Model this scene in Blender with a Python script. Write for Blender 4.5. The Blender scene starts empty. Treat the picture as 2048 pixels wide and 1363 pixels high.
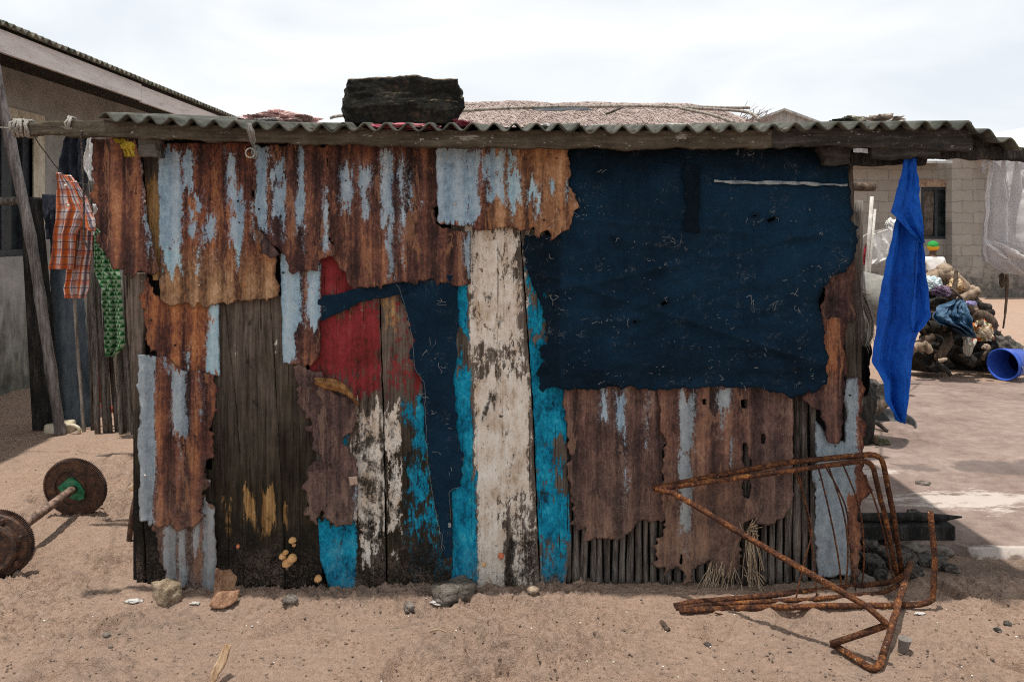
import bpy, bmesh, math, random
import numpy as np
from mathutils import Vector, Matrix
rnd = random.Random(7)
RNG = np.random.default_rng(11)
F, CX, HY, CH = 1600.0, 1024.0, 460.0, 1.40          # focal (px of the photo), centre column, horizon row, eye height
def P(u, v, Y): return Vector(((u-CX)*Y/F, Y, CH-(v-HY)*Y/F))
def G(u, v):
    Y = CH*F/(v-HY); return Vector(((u-CX)*Y/F, Y, 0.0))
S = bpy.context.scene
COL = S.collection

# ------------------------------------------------------------------ noise
def _h(ix, iy, seed):
    n = (ix.astype(np.int64)*374761393 + iy.astype(np.int64)*668265263 + seed*974711) & 0x7fffffff
    n = ((n ^ (n >> 13))*1274126177) & 0x7fffffff
    n = n ^ (n >> 16)
    return (n & 0xffff)/65535.0
def vn(x, y, seed=0):
    x = np.asarray(x, float); y = np.asarray(y, float)
    ix = np.floor(x); iy = np.floor(y); fx = x-ix; fy = y-iy
    fx = fx*fx*fx*(fx*(fx*6-15)+10); fy = fy*fy*fy*(fy*(fy*6-15)+10)
    a = _h(ix, iy, seed); b = _h(ix+1, iy, seed); c = _h(ix, iy+1, seed); d = _h(ix+1, iy+1, seed)
    return (a*(1-fx)+b*fx)*(1-fy)+(c*(1-fx)+d*fx)*fy
def fbm(x, y, o=4, seed=0, g=0.5):
    t = 0; a = 1.0; s = 0
    x = np.asarray(x, float); y = np.asarray(y, float)
    for k in range(o):
        t = t+a*vn(x, y, seed+k*17); s += a; a *= g; x = x*2.03+13.7; y = y*2.03+7.1
    return t/s

# ------------------------------------------------------------------ nodes
class NT:
    def __init__(s, name):
        s.m = bpy.data.materials.new(name); s.m.use_nodes = True
        s.t = s.m.node_tree; s.b = s.t.nodes['Principled BSDF']; s.out = s.t.nodes['Material Output']
        s.b.inputs['Specular IOR Level'].default_value = 0.25
    def nd(s, kind, **k):
        n = s.t.nodes.new(kind)
        for a, v in k.items(): setattr(n, a, v)
        return n
    def put(s, sock, v):
        if hasattr(v, 'is_linked') or isinstance(v, bpy.types.NodeSocket): s.t.links.new(v, sock)
        elif isinstance(v, (tuple, list)) and len(v) == 3 and sock.type == 'RGBA': sock.default_value = (*v, 1)
        else: sock.default_value = v
    def co(s, scale=(1, 1, 1), rot=(0, 0, 0), rand=False):
        tc = s.nd('ShaderNodeTexCoord'); v = tc.outputs['Object']
        if rand:
            oi = s.nd('ShaderNodeObjectInfo'); va = s.nd('ShaderNodeVectorMath', operation='ADD')
            mm = s.nd('ShaderNodeMath', operation='MULTIPLY'); s.t.links.new(oi.outputs['Random'], mm.inputs[0]); mm.inputs[1].default_value = 37
            s.t.links.new(v, va.inputs[0]); s.t.links.new(mm.outputs[0], va.inputs[1]); v = va.outputs[0]
        mp = s.nd('ShaderNodeMapping'); s.t.links.new(v, mp.inputs[0]); mp.inputs['Scale'].default_value = scale; mp.inputs['Rotation'].default_value = rot
        return mp.outputs[0]
    def noise(s, vec, scale, detail=6, rough=.6, dist=0, out='Fac', gain=1.9):
        n = s.nd('ShaderNodeTexNoise'); s.t.links.new(vec, n.inputs['Vector'])
        n.inputs['Scale'].default_value = scale; n.inputs['Detail'].default_value = detail; n.inputs['Roughness'].default_value = rough; n.inputs['Distortion'].default_value = dist
        if out != 'Fac': return n.outputs[out]
        return s.con(n.outputs[out], gain)
    def con(s, k, gain):
        n = s.nd('ShaderNodeMath', operation='MULTIPLY_ADD'); s.put(n.inputs[0], k); n.inputs[1].default_value = gain; n.inputs[2].default_value = .5-.5*gain; return n.outputs[0]
    def vor(s, vec, scale, feature='F1', out='Distance'):
        n = s.nd('ShaderNodeTexVoronoi', feature=feature); s.t.links.new(vec, n.inputs['Vector']); n.inputs['Scale'].default_value = scale
        return n.outputs[out]
    def ramp(s, fac, stops, interp='LINEAR'):
        n = s.nd('ShaderNodeValToRGB'); n.color_ramp.interpolation = interp; s.put(n.inputs[0], fac)
        e = n.color_ramp.elements
        while len(e) < len(stops): e.new(0.5)
        for el, (p, c) in zip(e, stops):
            el.position = p; el.color = (*c, 1) if isinstance(c, (tuple, list)) else (c, c, c, 1)
        return n.outputs[0]
    def mix(s, fac, a, b, bt='MIX'):
        n = s.nd('ShaderNodeMix', data_type='RGBA', blend_type=bt); s.put(n.inputs[0], fac); s.put(n.inputs[6], a); s.put(n.inputs[7], b)
        return n.outputs[2]
    def ma(s, op, a, b=0.5, clamp=False):
        n = s.nd('ShaderNodeMath', operation=op); n.use_clamp = clamp; s.put(n.inputs[0], a); s.put(n.inputs[1], b); return n.outputs[0]
    def attr(s, name):
        n = s.nd('ShaderNodeAttribute', attribute_name=name); return n.outputs['Fac']
    def step(s, v, lo, hi):
        n = s.nd('ShaderNodeMapRange'); n.interpolation_type = 'SMOOTHSTEP'; n.clamp = True
        s.put(n.inputs[0], v); n.inputs[1].default_value = lo; n.inputs[2].default_value = hi; return n.outputs[0]
    def mask(s, name, n, k=.8, w=.06, g=1.0):
        "attribute field eaten at its rim by a noise"
        v = s.ma('ADD', s.ma('MULTIPLY', s.attr(name), g), s.ma('MULTIPLY', s.ma('SUBTRACT', n, .5), k)); return s.step(v, .5-w, .5+w)
    def bump(s, h, strength=.5, dist=.01):
        n = s.nd('ShaderNodeBump'); n.inputs['Strength'].default_value = strength; n.inputs['Distance'].default_value = dist
        s.t.links.new(h, n.inputs['Height']); s.t.links.new(n.outputs[0], s.b.inputs['Normal'])
    def fin(s, col, rough=.8, metal=0.0, spec=None):
        s.put(s.b.inputs['Base Color'], col); s.put(s.b.inputs['Roughness'], rough); s.put(s.b.inputs['Metallic'], metal)
        if spec is not None: s.b.inputs['Specular IOR Level'].default_value = spec
        return s.m

def m_rust():
    t = NT('rusted_sheet_metal')
    v = t.co()
    big = t.noise(t.co((1, 1, .7)), 9, 5, .6); fine = t.noise(v, 130, 4, .85); mid = t.noise(t.co((1, 1, .7)), 30, 7, .78, .6); st = t.con(t.ma('ADD', t.ma('MULTIPLY', t.noise(t.co((1, 1, .05)), 24, 4, .6), .55), t.ma('MULTIPLY', t.noise(t.co((1, 1, .035)), 70, 5, .7), .45)), 1.3); spk = t.noise(t.co((1, 1, .7)), 85, 6, .8)
    k = t.ma('ADD', t.ma('ADD', t.ma('MULTIPLY', big, .23), t.ma('MULTIPLY', mid, .15)), t.ma('ADD', t.ma('MULTIPLY', st, .32), t.ma('ADD', t.ma('MULTIPLY', spk, .22), t.ma('MULTIPLY', fine, .09))))
    k = t.con(k, 1.9)
    k = t.ma('ADD', k, t.ma('ADD', t.ma('MULTIPLY', t.ma('SUBTRACT', t.attr('hot'), .50), .78), t.ma('MULTIPLY', t.attr('ridge'), .10)))
    rust = t.ramp(k, [(.10, (.012, .006, .006)), (.30, (.042, .017, .014)), (.45, (.100, .036, .024)), (.58, (.175, .062, .033)), (.72, (.29, .108, .043)), (.88, (.43, .19, .08)), (1, (.52, .30, .16))])
    rust = t.mix(t.attr('ochre'), rust, t.ramp(k, [(.10, (.018, .009, .007)), (.30, (.060, .030, .020)), (.46, (.135, .075, .040)), (.62, (.25, .150, .078)), (.80, (.40, .26, .15)), (1, (.55, .40, .27))]))
    rust = t.mix(t.attr('purple'), rust, t.ramp(k, [(.10, (.013, .009, .009)), (.32, (.042, .026, .025)), (.50, (.088, .054, .049)), (.66, (.142, .087, .073)), (.84, (.215, .135, .105)), (1, (.31, .21, .165))]))
    pt = t.noise(t.co((1, 1, .2)), 24, 8, .74, .6); pt2 = t.noise(t.co((1, 1, .16)), 27, 8, .76, .4)
    rust = t.mix(t.ma('MULTIPLY', t.step(pt, .60, .66), .62), rust, t.mix(t.attr('purple'), t.ramp(spk, [(.2, (.21, .082, .034)), (.8, (.40, .185, .082))]), (.19, .125, .095)))
    rust = t.mix(t.ma('MULTIPLY', t.step(pt2, .64, .70), .72), rust, t.ramp(spk, [(.2, (.022, .010, .010)), (.8, (.065, .030, .027))]))
    gn = t.noise(v, 30, 6, .75); gs = t.noise(t.co((1, 1, .15)), 60, 5, .7); sp = t.noise(v, 220, 3, .8)
    g = t.con(t.ma('ADD', t.ma('MULTIPLY', gn, .4), t.ma('ADD', t.ma('MULTIPLY', gs, .3), t.ma('MULTIPLY', sp, .3))), 1.6)
    galv = t.ramp(g, [(.05, (.065, .10, .145)), (.3, (.145, .23, .315)), (.55, (.235, .345, .44)), (.8, (.35, .455, .52)), (1, (.50, .56, .58))])
    galv = t.mix(t.attr('cyan'), galv, t.ramp(g, [(.1, (.16, .30, .38)), (.5, (.29, .47, .55)), (.9, (.46, .62, .66))]))
    galv = t.mix(t.attr('grey'), galv, t.ramp(g, [(.1, (.085, .10, .11)), (.5, (.185, .21, .225)), (.9, (.33, .355, .36))]))
    galv = t.mix(t.ma('MULTIPLY', t.step(spk, .66, .80), .7), galv, (.14, .066, .038)); galv = t.mix(t.ma('MULTIPLY', t.step(gs, .68, .95), .5), galv, (.17, .105, .072)); galv = t.mix(t.ma('MULTIPLY', t.ma('ADD', t.attr('ridge'), .3, True), .22), galv, (.55, .60, .62))
    en = t.con(t.ma('ADD', t.ma('MULTIPLY', t.noise(t.co((1, 1, .2)), 40, 8, .8, .5), .5), t.ma('ADD', t.ma('MULTIPLY', spk, .35), t.ma('MULTIPLY', fine, .2))), 1.5)
    msk = t.mask('galv', en, 1.05, .05, .84)
    halo = t.mask('galv', t.con(t.ma('ADD', t.ma('MULTIPLY', spk, .5), t.ma('MULTIPLY', fine, .5)), 1.6), 1.7, .05)
    rust = t.mix(t.ma('MULTIPLY', halo, .26), rust, galv)
    col = t.mix(msk, rust, galv)
    hole = t.ma('MULTIPLY', t.step(t.vor(v, 17), .075, .045), t.step(big, .5, .62)); col = t.mix(hole, col, (.006, .004, .004))
    dk = t.mask('dark', mid, .9, .22)
    col = t.mix(t.ma('MULTIPLY', dk, .8), col, (.026, .013, .013))
    col = t.mix(t.ma('MULTIPLY', t.ma('MULTIPLY', t.attr('dust'), t.step(t.ma('ADD', t.ma('MULTIPLY', fine, .5), t.ma('MULTIPLY', mid, .5)), .25, .75)), .8), col, (.235, .168, .130))
    t.bump(t.ma('ADD', t.ma('MULTIPLY', spk, .8), t.ma('ADD', t.ma('MULTIPLY', fine, .4), t.ma('MULTIPLY', t.ma('SUBTRACT', 1, msk), .5))), .38, .003)
    return t.fin(col, t.mix(msk, (.78, .78, .78), (.5, .5, .5)), 0.0, .2)
def m_paintwood():
    t = NT('painted_planks')
    v = t.co(); g1 = t.noise(t.co((1, 1, .05)), 55, 8, .72, .6); g2 = t.noise(t.co((1, 1, .03)), 150, 5, .75); fine = t.noise(v, 150, 4, .8); mid = t.noise(t.co((1, 1, .7)), 15, 6, .7); spk = t.noise(t.co((1, 1, .6)), 75, 7, .8, .3)
    k = t.con(t.ma('ADD', t.ma('MULTIPLY', g1, .42), t.ma('ADD', t.ma('MULTIPLY', g2, .28), t.ma('ADD', t.ma('MULTIPLY', mid, .18), t.ma('MULTIPLY', spk, .12)))), 1.5)
    wood = t.ramp(k, [(.05, (.014, .011, .009)), (.3, (.055, .043, .035)), (.5, (.115, .092, .076)), (.75, (.19, .155, .13)), (1, (.28, .24, .205))])
    dwood = t.ramp(k, [(.05, (.003, .0022, .0015)), (.32, (.012, .009, .006)), (.54, (.032, .025, .017)), (.78, (.068, .053, .036)), (1, (.14, .11, .078))])
    col = t.mix(t.attr('dark'), wood, dwood)
    col = t.mix(t.ma('MULTIPLY', t.step(t.noise(t.co((1, 1, .4)), 7, 5, .7), .55, .8), .5), col, (.030, .027, .012))
    tn = t.con(t.ma('ADD', t.ma('MULTIPLY', t.noise(t.co((1, 1, .1)), 48, 8, .78, .4), .7), t.ma('MULTIPLY', spk, .3)), 1.3)
    col = t.mix(t.ma('MULTIPLY', t.mask('tan', tn, 1.25, .14), .92), col, t.ramp(k, [(.1, (.06, .03, .010)), (.4, (.22, .12, .042)), (.65, (.42, .26, .115)), (.95, (.62, .45, .25))]))
    c1 = t.noise(t.co((1, 1, .55)), 36, 9, .84, .7); c2 = t.noise(t.co((1, 1, .22)), 70, 8, .82, .4)
    chip = t.con(t.ma('ADD', t.ma('MULTIPLY', c1, .55), t.ma('ADD', t.ma('MULTIPLY', g1, .2), t.ma('MULTIPLY', c2, .25))), 1.55)
    chip2 = t.con(t.ma('ADD', t.ma('MULTIPLY', c2, .55), t.ma('MULTIPLY', spk, .45)), 1.45)
    rw = t.mask('red', chip2, .95, .10, .76); bw = t.mask('blue', chip2, 1.15, .08, .74); ww = t.mask('white', chip, 1.25, .045, .74)
    red = t.ramp(t.con(t.ma('ADD', t.ma('MULTIPLY', mid, .4), t.ma('ADD', t.ma('MULTIPLY', spk, .3), t.ma('MULTIPLY', g1, .3))), 1.7), [(.08, (.045, .013, .011)), (.32, (.135, .019, .020)), (.6, (.225, .027, .031)), (.85, (.255, .055, .052)), (1, (.26, .12, .10))])
    blue = t.ramp(t.con(t.ma('ADD', t.ma('MULTIPLY', mid, .35), t.ma('ADD', t.ma('MULTIPLY', spk, .35), t.ma('MULTIPLY', c2, .3))), 2.0), [(.05, (.002, .018, .034)), (.3, (.003, .095, .175)), (.5, (.004, .205, .345)), (.72, (.012, .31, .47)), (.95, (.10, .42, .50))])
    white = t.ramp(t.con(t.ma('ADD', t.ma('MULTIPLY', mid, .45), t.ma('ADD', t.ma('MULTIPLY', g1, .25), t.ma('MULTIPLY', spk, .3))), 1.4), [(.08, (.25, .165, .095)), (.32, (.47, .385, .30)), (.55, (.64, .59, .52)), (.85, (.75, .73, .69))])
    bs = t.noise(t.co((1, 1, .8)), 40, 6, .72, .8); white = t.mix(t.ma('MULTIPLY', t.step(bs, .74, .79), .88), white, (.030, .024, .019)); white = t.mix(t.ma('MULTIPLY', t.step(t.noise(t.co((1, 1, .25)), 16, 5, .7), .62, .9), .55), white, (.42, .27, .13))
    blue = t.mix(t.ma('MULTIPLY', t.step(c2, .58, .74), .75), blue, (.006, .030, .042)); blue = t.mix(t.ma('MULTIPLY', t.step(c1, .72, .9), .55), blue, (.10, .095, .075)); red = t.mix(t.ma('MULTIPLY', t.step(c1, .62, .9), .6), red, (.085, .045, .032))
    col = t.mix(rw, col, red); col = t.mix(ww, col, white); col = t.mix(bw, col, blue)
    soot = t.mask('soot', t.con(t.ma('ADD', t.ma('MULTIPLY', t.noise(v, 20, 7, .75), .5), t.ma('MULTIPLY', spk, .5)), 1.3), .9, .16); col = t.mix(t.ma('MULTIPLY', soot, .93), col, t.ramp(t.ma('ADD', t.ma('MULTIPLY', fine, .5), t.ma('MULTIPLY', spk, .5)), [(.35, (.005, .0045, .004)), (.62, (.017, .0145, .012)), (.78, (.06, .048, .038)), (.95, (.18, .145, .12))]))
    col = t.mix(t.ma('MULTIPLY', t.ma('MULTIPLY', t.attr('dust'), t.step(t.ma('ADD', t.ma('MULTIPLY', fine, .6), t.ma('MULTIPLY', mid, .4)), .42, .72)), .8), col, (.21, .152, .118))
    crack = t.step(t.noise(t.co((1, 1, .018)), 75, 3, .55), .20, .13); col = t.mix(t.ma('MULTIPLY', crack, .9), col, (.006, .005, .004))
    t.bump(t.ma('ADD', t.ma('MULTIPLY', g2, .5), t.ma('ADD', t.ma('MULTIPLY', spk, .3), t.ma('MULTIPLY', t.ma('ADD', ww, t.ma('ADD', bw, rw)), .35))), .8, .004)
    return t.fin(col, .88, 0, .12)
def m_fabric(name, stops, scale=60, weave=True, rough=.92, sheen=0.0, bump=.3):
    t = NT(name); v = t.co(); n = t.noise(v, 7, 6, .6, .3); f = t.noise(v, scale*6, 4, .7)
    k = t.ma('ADD', t.ma('MULTIPLY', n, .7), t.ma('MULTIPLY', f, .3)); col = t.ramp(k, stops); t.bump(t.ma('ADD', f, t.ma('MULTIPLY', t.noise(v, 35, 5, .6), 2)), bump, .003)
    return t.fin(col, rough, 0, .15)
def m_simple(name, stops, scale=20, rough=.8, stretch=(1, 1, 1), bump=.4, dist=.004, detail=7, spec=.25, rand=False):
    t = NT(name); v = t.co(stretch, rand=rand); n = t.noise(v, scale, detail, .68, .3); f = t.noise(t.co(stretch, rand=rand), scale*7, 5, .7)
    k = t.con(t.ma('ADD', t.ma('MULTIPLY', n, .62), t.ma('MULTIPLY', f, .38)), 1.25); t.bump(k, bump, dist)
    return t.fin(t.ramp(k, stops), rough, 0, spec)
# ------------------------------------------------------------------ objects
def link(name, me, mat, parent=None, smooth=True):
    o = bpy.data.objects.new(name, me); COL.objects.link(o)
    if mat is not None and not me.materials: me.materials.append(mat)
    if smooth:
        me.polygons.foreach_set('use_smooth', np.ones(len(me.polygons), dtype=bool))
    if parent is not None:
        o.parent = parent; r = parent; off = Vector((0, 0, 0))
        while r is not None: off += r.location; r = r.parent
        o.location = -off
    return o
def tag(o, label=None, cat=None, group=None, kind=None):
    if label: o['label'] = label
    if cat: o['category'] = cat
    if group: o['group'] = group
    if kind: o['kind'] = kind
    return o
def thing(name, loc, label, cat, group=None):
    o = bpy.data.objects.new(name, None); COL.objects.link(o); o.location = loc; o.empty_display_size = .1
    return tag(o, label, cat, group)
def mesh(name, verts, faces):
    me = bpy.data.meshes.new(name); me.from_pydata([tuple(map(float, v)) for v in verts], [], [tuple(map(int, f)) for f in faces]); me.update(); return me
def npmesh(name, co, quads):
    me = bpy.data.meshes.new(name); co = np.ascontiguousarray(co, dtype=np.float32); quads = np.ascontiguousarray(quads, dtype=np.int32)
    me.vertices.add(len(co)); me.vertices.foreach_set('co', co.ravel())
    nf, k = quads.shape
    me.loops.add(nf*k); me.loops.foreach_set('vertex_index', quads.ravel())
    me.polygons.add(nf); me.polygons.foreach_set('loop_start', np.arange(nf, dtype=np.int32)*k)
    me.update(calc_edges=True); me.validate(); return me
def setattr_f(me, name, a):
    at = me.attributes.new(name, 'FLOAT', 'POINT'); at.data.foreach_set('value', np.ascontiguousarray(a, dtype=np.float32))

def outline(poly, jag, seed, seg=4.0):
    pts = []
    n = len(poly)
    for i in range(n):
        a = poly[i]; b = poly[(i+1) % n]; j = a[2] if len(a) > 2 else jag
        d = np.array([b[0]-a[0], b[1]-a[1]], float); L = np.hypot(*d)
        m = max(1, int(L/seg)); nr = np.array([-d[1], d[0]])/max(L, 1e-6)
        for k in range(m):
            f = k/m; p = np.array([a[0], a[1]], float)+d*f
            s = (i*1000+p[0]*1.0+p[1]*1.3)
            pl_ = lambda x, sd: float((lambda i0, t: _h(np.array(i0), np.array(sd), seed)*(1-t)+_h(np.array(i0+1), np.array(sd), seed)*t)(int(math.floor(x)), x-math.floor(x)))   # broken-line noise
            w = (pl_(s/31, i)-.5)*2.0+(pl_(s/11.5+.3*pl_(s/40, i+9), i+40)-.5)*1.25+(pl_(s/4.6, i+80)-.5)*.75*min(1.0, j/3)
            nt_ = pl_(s/8.3, i+70); w -= max(0, nt_-.80)*8*min(1, j/3)                       # a nick here and there
            w = w*min(1.0, min(f, 1-f)*L/14+.25)
            pts.append(p+nr*w*2*j)
    return np.array(pts)
def inside(pts, U, V):
    r = np.zeros(U.shape, bool); n = len(pts)
    x0, y0 = pts[:, 0], pts[:, 1]; x1, y1 = np.roll(x0, -1), np.roll(y0, -1)
    for i in range(n):
        if y0[i] == y1[i]: continue
        c = ((y0[i] > V) != (y1[i] > V)) & (U < (x1[i]-x0[i])*(V-y0[i])/(y1[i]-y0[i])+x0[i]); r ^= c
    return r
def near(pts, U, V):
    "distance to the outline and the nearest point on it"
    best = np.full(U.shape, 1e9); bx = U.copy(); by = V.copy()
    a = pts; b = np.roll(pts, -1, 0)
    for i in range(len(a)):
        d = b[i]-a[i]; L = d@d+1e-9
        t = np.clip(((U-a[i, 0])*d[0]+(V-a[i, 1])*d[1])/L, 0, 1)
        px = a[i, 0]+t*d[0]; py = a[i, 1]+t*d[1]; q = (U-px)**2+(V-py)**2
        m = q < best; best[m] = q[m]; bx[m] = px[m]; by[m] = py[m]
    return np.sqrt(best), bx, by
def field(U, V, strokes, seed=0, warp=7):
    Uw = U+(fbm(U/22, V/60, 4, seed)-.5)*2*warp; Vw = V+(fbm(U/7, V/90, 4, seed+9, .6)-.5)*2*warp*5.5
    out = np.zeros(U.shape)
    for st in strokes:
        x0, y0, x1, y1 = st[:4]; val = st[4] if len(st) > 4 else 1.0; soft = st[5] if len(st) > 5 else 9.0
        d = np.maximum(np.maximum(x0-Uw, Uw-x1), np.maximum(y0-Vw, Vw-y1)*.6)
        out = np.maximum(out, np.clip(.5-d/(2*soft), 0, 1)*val)
    return out
SEED = [100]
def sheet(name, poly, Yp, mat, parent=None, step=3.0, corr=None, jag=3.0, warp=.005, lift=.004, fields=None, holes=(), thick=.0016, bend=None, seed=None, label=None, smooth=True, seg=4.0):
    SEED[0] += 31; sd = SEED[0] if seed is None else seed
    pts = outline(poly, jag, sd, seg); hp = [outline(h, 1.2, sd+5+i, 3) for i, h in enumerate(holes)]
    u0, v0 = pts.min(0)-step; u1, v1 = pts.max(0)+step
    us = np.arange(u0, u1+step, step); vs = np.arange(v0, v1+step, step)
    U, V = np.meshgrid(us, vs); Uc = U[:-1, :-1]+step/2; Vc = V[:-1, :-1]+step/2
    keep = inside(pts, Uc, Vc)
    for h in hp: keep &= ~inside(h, Uc, Vc)
    W = U.shape[1]; idx = np.arange(U.size).reshape(U.shape)
    q = np.stack([idx[1:, :-1][keep], idx[1:, 1:][keep], idx[:-1, 1:][keep], idx[:-1, :-1][keep]], 1)
    cnt = np.bincount(q.ravel(), minlength=U.size)
    used = cnt > 0; remap = np.cumsum(used)-1
    u = U.ravel()[used].copy(); v = V.ravel()[used].copy(); c = cnt[used]; q = remap[q]
    allp = [pts]+hp
    dist = np.full(u.shape, 1e9)
    for pp in allp:
        d, bx, by = near(pp, u, v)
        mv = (c < 4) & (d < step*1.45) & (d < dist); u[mv] = bx[mv]; v[mv] = by[mv]
        dist = np.minimum(dist, d)
    dist[c < 4] = 0
    dy = (fbm(u/90, v/90, 3, sd)-.5)*2*warp
    if corr: dy = dy+corr[1]*np.sin(2*np.pi*(u/corr[0]+(corr[2] if len(corr) > 2 else 0)))*(.5+.8*fbm(u/70, v/150, 2, sd+2))
    if lift: dy = dy+lift*np.exp(-dist/14)*(fbm(u/30, v/30, 2, sd+4)*2.2-.6)
    if bend is not None: dy = dy+bend(u, v)
    X = (u-CX)*Yp/F; Z = CH-(v-HY)*Yp/F; Y = Yp-dy
    me = npmesh(name, np.stack([X, Y, Z], 1), q)
    flds = dict(fields or {})
    if corr and 'galv' in flds: setattr_f(me, 'ridge', np.sin(2*np.pi*(u/corr[0]+(corr[2] if len(corr) > 2 else 0))))
    for k in flds:
        f = flds[k]
        setattr_f(me, k, f(u, v, dist) if callable(f) else (field(u, v, f, sd+len(k)) if isinstance(f, (list, tuple)) else np.full(u.shape, float(f))))
    o = link(name, me, mat, parent, smooth)
    if thick:
        md = o.modifiers.new('thickness', 'SOLIDIFY'); md.thickness = thick; md.offset = -1; md.use_even_offset = False
    if label: o['label'] = label
    return o

def tube_data(pts, r, n=10, cap=True, jit=0.0, seed=0):
    pts = [Vector(p) for p in pts]; rs = r if isinstance(r, (list, tuple)) else [r]*len(pts)
    vs, fs = [], []; up = None
    rr = random.Random(seed)
    for i, p in enumerate(pts):
        t = ((pts[min(i+1, len(pts)-1)]-p).normalized()+(p-pts[max(i-1, 0)]).normalized())
        t = t.normalized() if t.length > 1e-9 else Vector((0, 0, 1))
        if up is None: up = t.orthogonal().normalized()
        up = (up-t*up.dot(t)); up = up.normalized() if up.length > 1e-6 else t.orthogonal().normalized()
        sd = t.cross(up)
        for k in range(n):
            a = 2*math.pi*k/n; q = rs[i]*(1+jit*(rr.random()-.5)); vs.append(p+(up*math.cos(a)+sd*math.sin(a))*q)
        if i:
            b = (i-1)*n
            for k in range(n): fs.append((b+k, b+(k+1) % n, b+n+(k+1) % n, b+n+k))
    if cap:
        fs.append(tuple(range(n-1, -1, -1))); b = (len(pts)-1)*n; fs.append(tuple(range(b, b+n)))
    return vs, fs
def smooth_path(pts, per=6, closed=False):
    pts = [Vector(p) for p in pts]; out = []
    for i in range(len(pts)-1):
        p0 = pts[max(i-1, 0)]; p1 = pts[i]; p2 = pts[i+1]; p3 = pts[min(i+2, len(pts)-1)]
        for k in range(per):
            t = k/per; out.append(.5*((2*p1)+(-p0+p2)*t+(2*p0-5*p1+4*p2-p3)*t*t+(-p0+3*p1-3*p2+p3)*t*t*t))
    out.append(pts[-1]); return out
def round_path(pts, rad=.05, per=6):
    "straight runs with rounded corners"
    pts = [Vector(p) for p in pts]; out = [pts[0]]
    for i in range(1, len(pts)-1):
        a, b, c = pts[i-1], pts[i], pts[i+1]; r = min(rad, (a-b).length*.45, (c-b).length*.45)
        s = b+(a-b).normalized()*r; e = b+(c-b).normalized()*r
        for k in range(per+1):
            t = k/per; out.append((1-t)**2*s+2*t*(1-t)*b+t*t*e)
    out.append(pts[-1])
    res = [out[0]]
    for p in out[1:]:                                      # keep long runs subdivided
        d = (p-res[-1]).length; m = max(1, int(d/.05)); q = res[-1].copy()
        for k in range(1, m+1): res.append(q.lerp(p, k/m))
    return res
def wob(pts, a, seed=0, fr=3.0):
    out = []; L = 0; pv = None
    for p in pts:
        if pv is not None: L += (p-pv).length
        pv = p
        out.append(p+Vector([(float(fbm(L*fr, i*5.3, 3, seed+i))-.5)*2*a for i in range(3)]))
    return out
def tube(name, pts, r, mat, parent=None, n=10, jit=0.0, seed=0):
    v, f = tube_data(pts, r, n, True, jit, seed); return link(name, mesh(name, v, f), mat, parent)
class MB:
    def __init__(s): s.v = []; s.f = []
    def add(s, v, f):
        b = len(s.v); s.v += list(v); s.f += [tuple(i+b for i in q) for q in f]; return s
    def tube(s, pts, r, n=6): return s.add(*tube_data(pts, r, n))
    def box(s, lo, hi):
        x0, y0, z0 = lo; x1, y1, z1 = hi
        v = [Vector(p) for p in ((x0, y0, z0), (x1, y0, z0), (x1, y1, z0), (x0, y1, z0), (x0, y0, z1), (x1, y0, z1), (x1, y1, z1), (x0, y1, z1))]
        return s.add(v, [(3, 2, 1, 0), (4, 5, 6, 7), (0, 1, 5, 4), (1, 2, 6, 5), (2, 3, 7, 6), (3, 0, 4, 7)])
    def prism(s, pts, d):
        "closed polygon of 3-D points pushed along d"
        n = len(pts); pts = [Vector(p) for p in pts]; d = Vector(d)
        return s.add(pts+[p+d for p in pts], [tuple(range(n)), tuple(range(2*n-1, n-1, -1))]+[(i, n+i, n+(i+1) % n, (i+1) % n) for i in range(n)])
    def go(s, name, mat, parent=None, smooth=False, bevel=0.0):
        me = mesh(name, s.v, s.f); bm = bmesh.new(); bm.from_mesh(me); bmesh.ops.recalc_face_normals(bm, faces=bm.faces); bm.to_mesh(me); bm.free()
        o = link(name, me, mat, parent, smooth)
        if bevel:
            md = o.modifiers.new('bevel', 'BEVEL'); md.width = bevel; md.segments = 2; md.limit_method = 'ANGLE'
        return o
from mathutils import noise as mn
def blob_data(c, rad, seed=0, amp=.25, freq=2.2, sub=3, flat=0.0, rot=0.0, ridge=0.0, box=0.0, ridge_f=3.0, fold=0.0):
    bm = bmesh.new(); bmesh.ops.create_icosphere(bm, subdivisions=sub, radius=1)
    o = Vector((seed*3.1, seed*1.7, seed*.9)); c = Vector(c)
    M = Matrix.Rotation(rot, 3, 'Z'); FM = Matrix.Rotation(.9*math.sin(seed*2.3), 3, 'Y') @ Matrix.Rotation(.6*math.cos(seed*1.1), 3, 'X')
    for v in bm.verts:
        p = v.co.copy()
        if box:                                            # towards a cube
            m = max(abs(p.x), abs(p.y), abs(p.z)); p = p.lerp(p/m*.86, box)
        k = 1+amp*mn.fractal(v.co*freq+o, .9, 2.1, 4)
        if ridge: k += ridge*(1-abs(mn.noise(v.co*ridge_f+o*2))*2.6)
        if fold:
            f_ = FM@v.co; f_ = Vector((f_.x*1.1, f_.y*1.1, f_.z*3.4))+.5*Vector((mn.noise(v.co*1.7+o), mn.noise(v.co*1.7-o), mn.noise(v.co*2.1+o*2)))
            k += fold*(.75-abs(mn.noise(f_*1.3+o))*2.4-.7*abs(mn.noise(f_*2.9-o)))
        p = p*k
        p = Vector((p.x*rad[0], p.y*rad[1], p.z*rad[2]))
        if flat and p.z < -flat*rad[2]: p.z = -flat*rad[2]
        v.co = M@p+c
    bm.verts.index_update()
    r = ([v.co.copy() for v in bm.verts], [[v.index for v in f.verts] for f in bm.faces]); bm.free(); return r
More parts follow.
